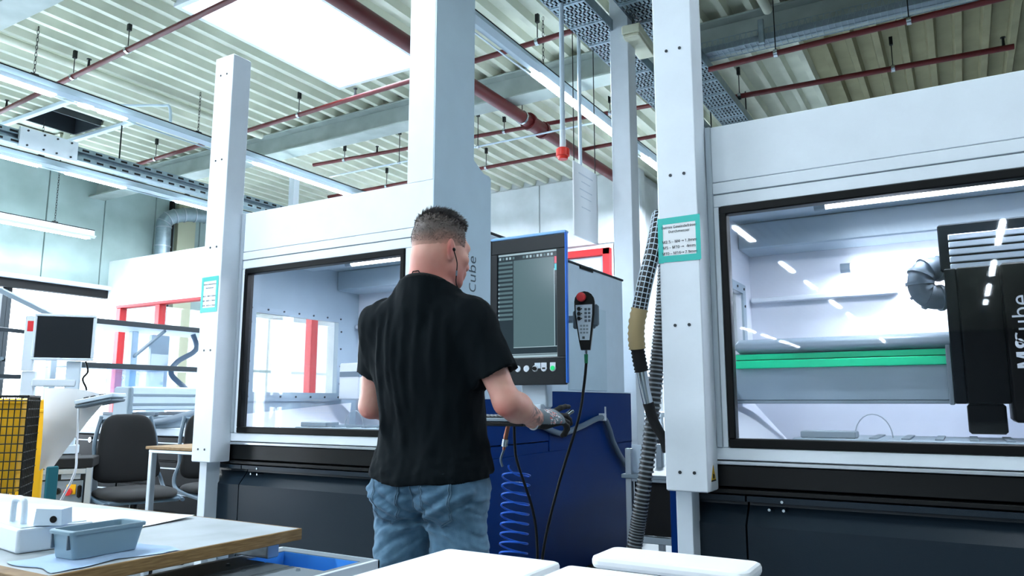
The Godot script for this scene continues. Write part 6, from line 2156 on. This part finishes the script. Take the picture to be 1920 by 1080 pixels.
	var jean_c := func(p: Vector3) -> Color:
		var n := cloth_noise.get_noise_3d(p.x * 1500.0, p.y * 1100.0, p.z * 1500.0) * 0.5 + 0.5
		var fade := 0.45 + 0.5 * exp(-pow((p.y - 0.72) / 0.16, 2.0)) * (0.6 + 0.4 * n)
		var c := lin(0.17, 0.32, 0.43).lerp(lin(0.48, 0.65, 0.76), clampf(fade * 0.75 + (n - 0.5) * 0.35, 0, 1))
		return c
	var jg := Geo.new()
	nets(jg, jeans_d, Vector3(-0.26, 0.04, -0.24), Vector3(0.26, 1.01, 0.17), 0.006, jean_c)
	var je := part("jeans", jg, M.denim, t)
	# pieces sewn onto the jeans are laid onto their surface from behind
	var onto := func(x: float, y: float, lift: float) -> Vector3:
		var z := 0.2
		for k in 60:
			var dd: float = jeans_d.call(Vector3(x, y, z))
			if dd < 0.0004:
				break
			z -= maxf(dd * 0.7, 0.0006)
		return Vector3(x, y, z + lift)
	for s in [-1.0, 1.0]:
		var pk := [Vector2(0.035, 0.922), Vector2(0.148, 0.93), Vector2(0.142, 0.81), Vector2(0.09, 0.782), Vector2(0.042, 0.812)]
		var pgeo := Geo.new()
		var pf := func(u: float, w: float) -> Vector3:
			var xa := lerpf(0.035, 0.042, w)
			var xb := lerpf(0.148, 0.142, w)
			var yy := lerpf(lerpf(0.922, 0.93, u), 0.811 - 0.028 * (1.0 - absf(u - 0.5) * 2.0), w)
			return onto.call(s * lerpf(xa, xb, u), yy, 0.0042 if (u > 0.001 and u < 0.999 and w > 0.001 and w < 0.999) else -0.002)
		var base := pgeo.v.size()
		var nu := 18
		var nv := 18
		for j in nv + 1:
			for i in nu + 1:
				var p: Vector3 = pf.call(float(i) / nu, float(j) / nv)
				pgeo.v.append(p)
				pgeo.n.append(Vector3.ZERO)
				pgeo.c.append(jean_c.call(p) as Color)
		for j in nv:
			for i in nu:
				var a := base + j * (nu + 1) + i
				for tr in [[a, a + 1, a + nu + 2], [a, a + nu + 2, a + nu + 1]]:
					var nn: Vector3 = (pgeo.v[tr[2]] - pgeo.v[tr[0]]).cross(pgeo.v[tr[1]] - pgeo.v[tr[0]])
					if nn.z < 0:
						nn = -nn
						tr = [tr[0], tr[2], tr[1]]
					pgeo.idx.append_array(tr)
					for q in 3:
						pgeo.n[tr[q]] += nn
		for i in pgeo.n.size():
			pgeo.n[i] = pgeo.n[i].normalized()
		var pp := part("pocket", pgeo, M.denim, je)
		for ins in [0.005, 0.012]:
			var ln := []
			for k in 37:
				var f := float(k) / 36.0
				var u := 0.0
				var w := 0.0
				if f < 0.33:
					u = ins * 8.0
					w = lerpf(0.02, 0.95, f / 0.33)
				elif f < 0.67:
					u = lerpf(ins * 8.0, 1.0 - ins * 8.0, (f - 0.33) / 0.34)
					w = 1.0 - ins * 7.0
				else:
					u = 1.0 - ins * 8.0
					w = lerpf(0.95, 0.02, (f - 0.67) / 0.33)
				ln.append((pf.call(u, w) as Vector3) + Vector3(0, 0, 0.0012))
			part("stitching", Geo.new().tube(ln, 0.0013, 5), M.thread, pp)
	var seams := [[Vector2(0.0, 0.93), Vector2(0.0, 0.9), Vector2(0.0, 0.84)]]
	for sm in seams:
		var ln := []
		for k in 25:
			var f := k / 24.0 * 2.0
			var q: Vector2 = (sm[0] as Vector2).lerp(sm[1], f) if f < 1.0 else (sm[1] as Vector2).lerp(sm[2], f - 1.0)
			ln.append(onto.call(q.x, q.y, 0.0012))
		part("seam", Geo.new().tube(ln, 0.0022, 6), M.thread, je)
	for x in [-0.115, 0.1]:
		var ln := []
		for k in 6:
			ln.append(onto.call(x, 0.915 - k * 0.005, -0.001))
		var bg := Geo.new()
		bg.col = lin(0.26, 0.42, 0.55)
		bg.tube(ln, 0.005, 6)
		part("belt_loop", bg, M.denim, je)
	# ---- shoes
	for s in [-1.0, 1.0]:
		var shf := Field.new()
		shf.cap(Vector3(s * 0.122, 0.05, 0.035), Vector3(s * 0.135, 0.042, -0.16), 0.042, 0.036, 0.03)
		shf.cap(Vector3(s * 0.122, 0.06, 0.01), Vector3(s * 0.122, 0.11, 0.0), 0.045, 0.045, 0.03)
		var shg := Geo.new()
		nets(shg, func(p: Vector3) -> float: return maxf(shf.d(p), maxf(0.022 - p.y, p.y - 0.125)), Vector3(s * 0.125 - 0.08, 0.0, -0.24), Vector3(s * 0.125 + 0.08, 0.15, 0.11), 0.009)
		var sho := part("shoe", shg, M.shoe, t)
		var slg := Geo.new()
		nets(slg, func(p: Vector3) -> float: return maxf(shf.d(Vector3(p.x, 0.045, p.z)) - 0.004, maxf(-p.y + 0.001, p.y - 0.024)), Vector3(s * 0.125 - 0.08, -0.012, -0.24), Vector3(s * 0.125 + 0.08, 0.05, 0.11), 0.008)
		part("sole", slg, M.sole, sho)

	# ---- work glove on the right hand
	var gf := hand_field(WR_R, r_fwd, r_back, 1.0, r_bends, 0.0018)
	var gz := r_fwd.normalized()
	var gy := (r_back - gz * r_back.dot(gz)).normalized()
	var glove_c := func(p: Vector3) -> Color:
		var q := p - WR_R
		var along := q.dot(gz)
		var upw := q.dot(gy)
		if along < -0.012:
			return lin(0.8, 0.82, 0.8) if along < -0.02 else lin(0.2, 0.22, 0.23)
		if along > 0.088 or upw < -0.002 + 0.05 * (0.06 - along):
			return lin(0.06, 0.065, 0.07)
		var n := skin_noise.get_noise_3dv(p * 3200.0)
		if along > 0.02 and along < 0.07 and n > 0.12:
			return lin(0.85, 0.87, 0.88) if n < 0.3 else lin(0.75, 0.4, 0.38)
		return lin(0.42, 0.47, 0.5)
	var gg := Geo.new()
	var glove_d := func(p: Vector3) -> float: return maxf(gf.d(p), -(p - WR_R).dot(gz) - 0.026)
	nets(gg, glove_d, WR_R + Vector3(-0.1, -0.12, -0.23), WR_R + Vector3(0.12, 0.09, 0.06), 0.0034, glove_c)
	var gl := part("work_glove", gg, M.glove, t, "grey and black work glove")
	var cf := []
	var gxv := gz.cross(gy)
	for k in 25:
		var an := TAU * k / 24
		cf.append(WR_R - gz * 0.026 + (gxv * cos(an) + gy * sin(an)) * 0.0305)
	part("cuff_rim", Geo.new().tube(cf, 0.0026, 6, false), M.print_white, gl)
	# ---- earphone cord, held piece
	var ec := thing("earphone_cord", "thin black earphone cord running from the man's right ear to his collar", "earphone", t.position, t.rotation.y)
	part("cord", Geo.new().tube(spline([hx * Vector3(0.083, -0.012, 0.008), hx * Vector3(0.084, -0.05, -0.01), hx * Vector3(0.074, -0.08, -0.02), hx * Vector3(0.066, -0.12, -0.03), Vector3(0.1, 1.545, -0.065), Vector3(0.08, 1.5, -0.1)], 6), 0.0018, 6), M.black, ec)
	part("ear_bud", Geo.new().sphere(hx * Vector3(0.083, -0.01, 0.008), Vector3(0.006, 0.007, 0.007), 10, 6), M.black, ec)
	part("cord_clip", Geo.new().cyl(hx * Vector3(0.076, -0.076, -0.018), hx * Vector3(0.072, -0.092, -0.022), 0.0032, -1, 8), M.mid_grey, ec)
	var hw := thing("metal_piece", "small bright metal piece held in the gloved fingers", "metal piece", t.position, t.rotation.y)
	var mp := WR_R + gz * 0.15 - gy * 0.012 - gxv * 0.02
	part("piece", Geo.new().bar(mp - gz * 0.012 - gy * 0.01, mp + gz * 0.03 + gy * 0.012, 0.024, 0.012, 0.003), M.steel, hw)
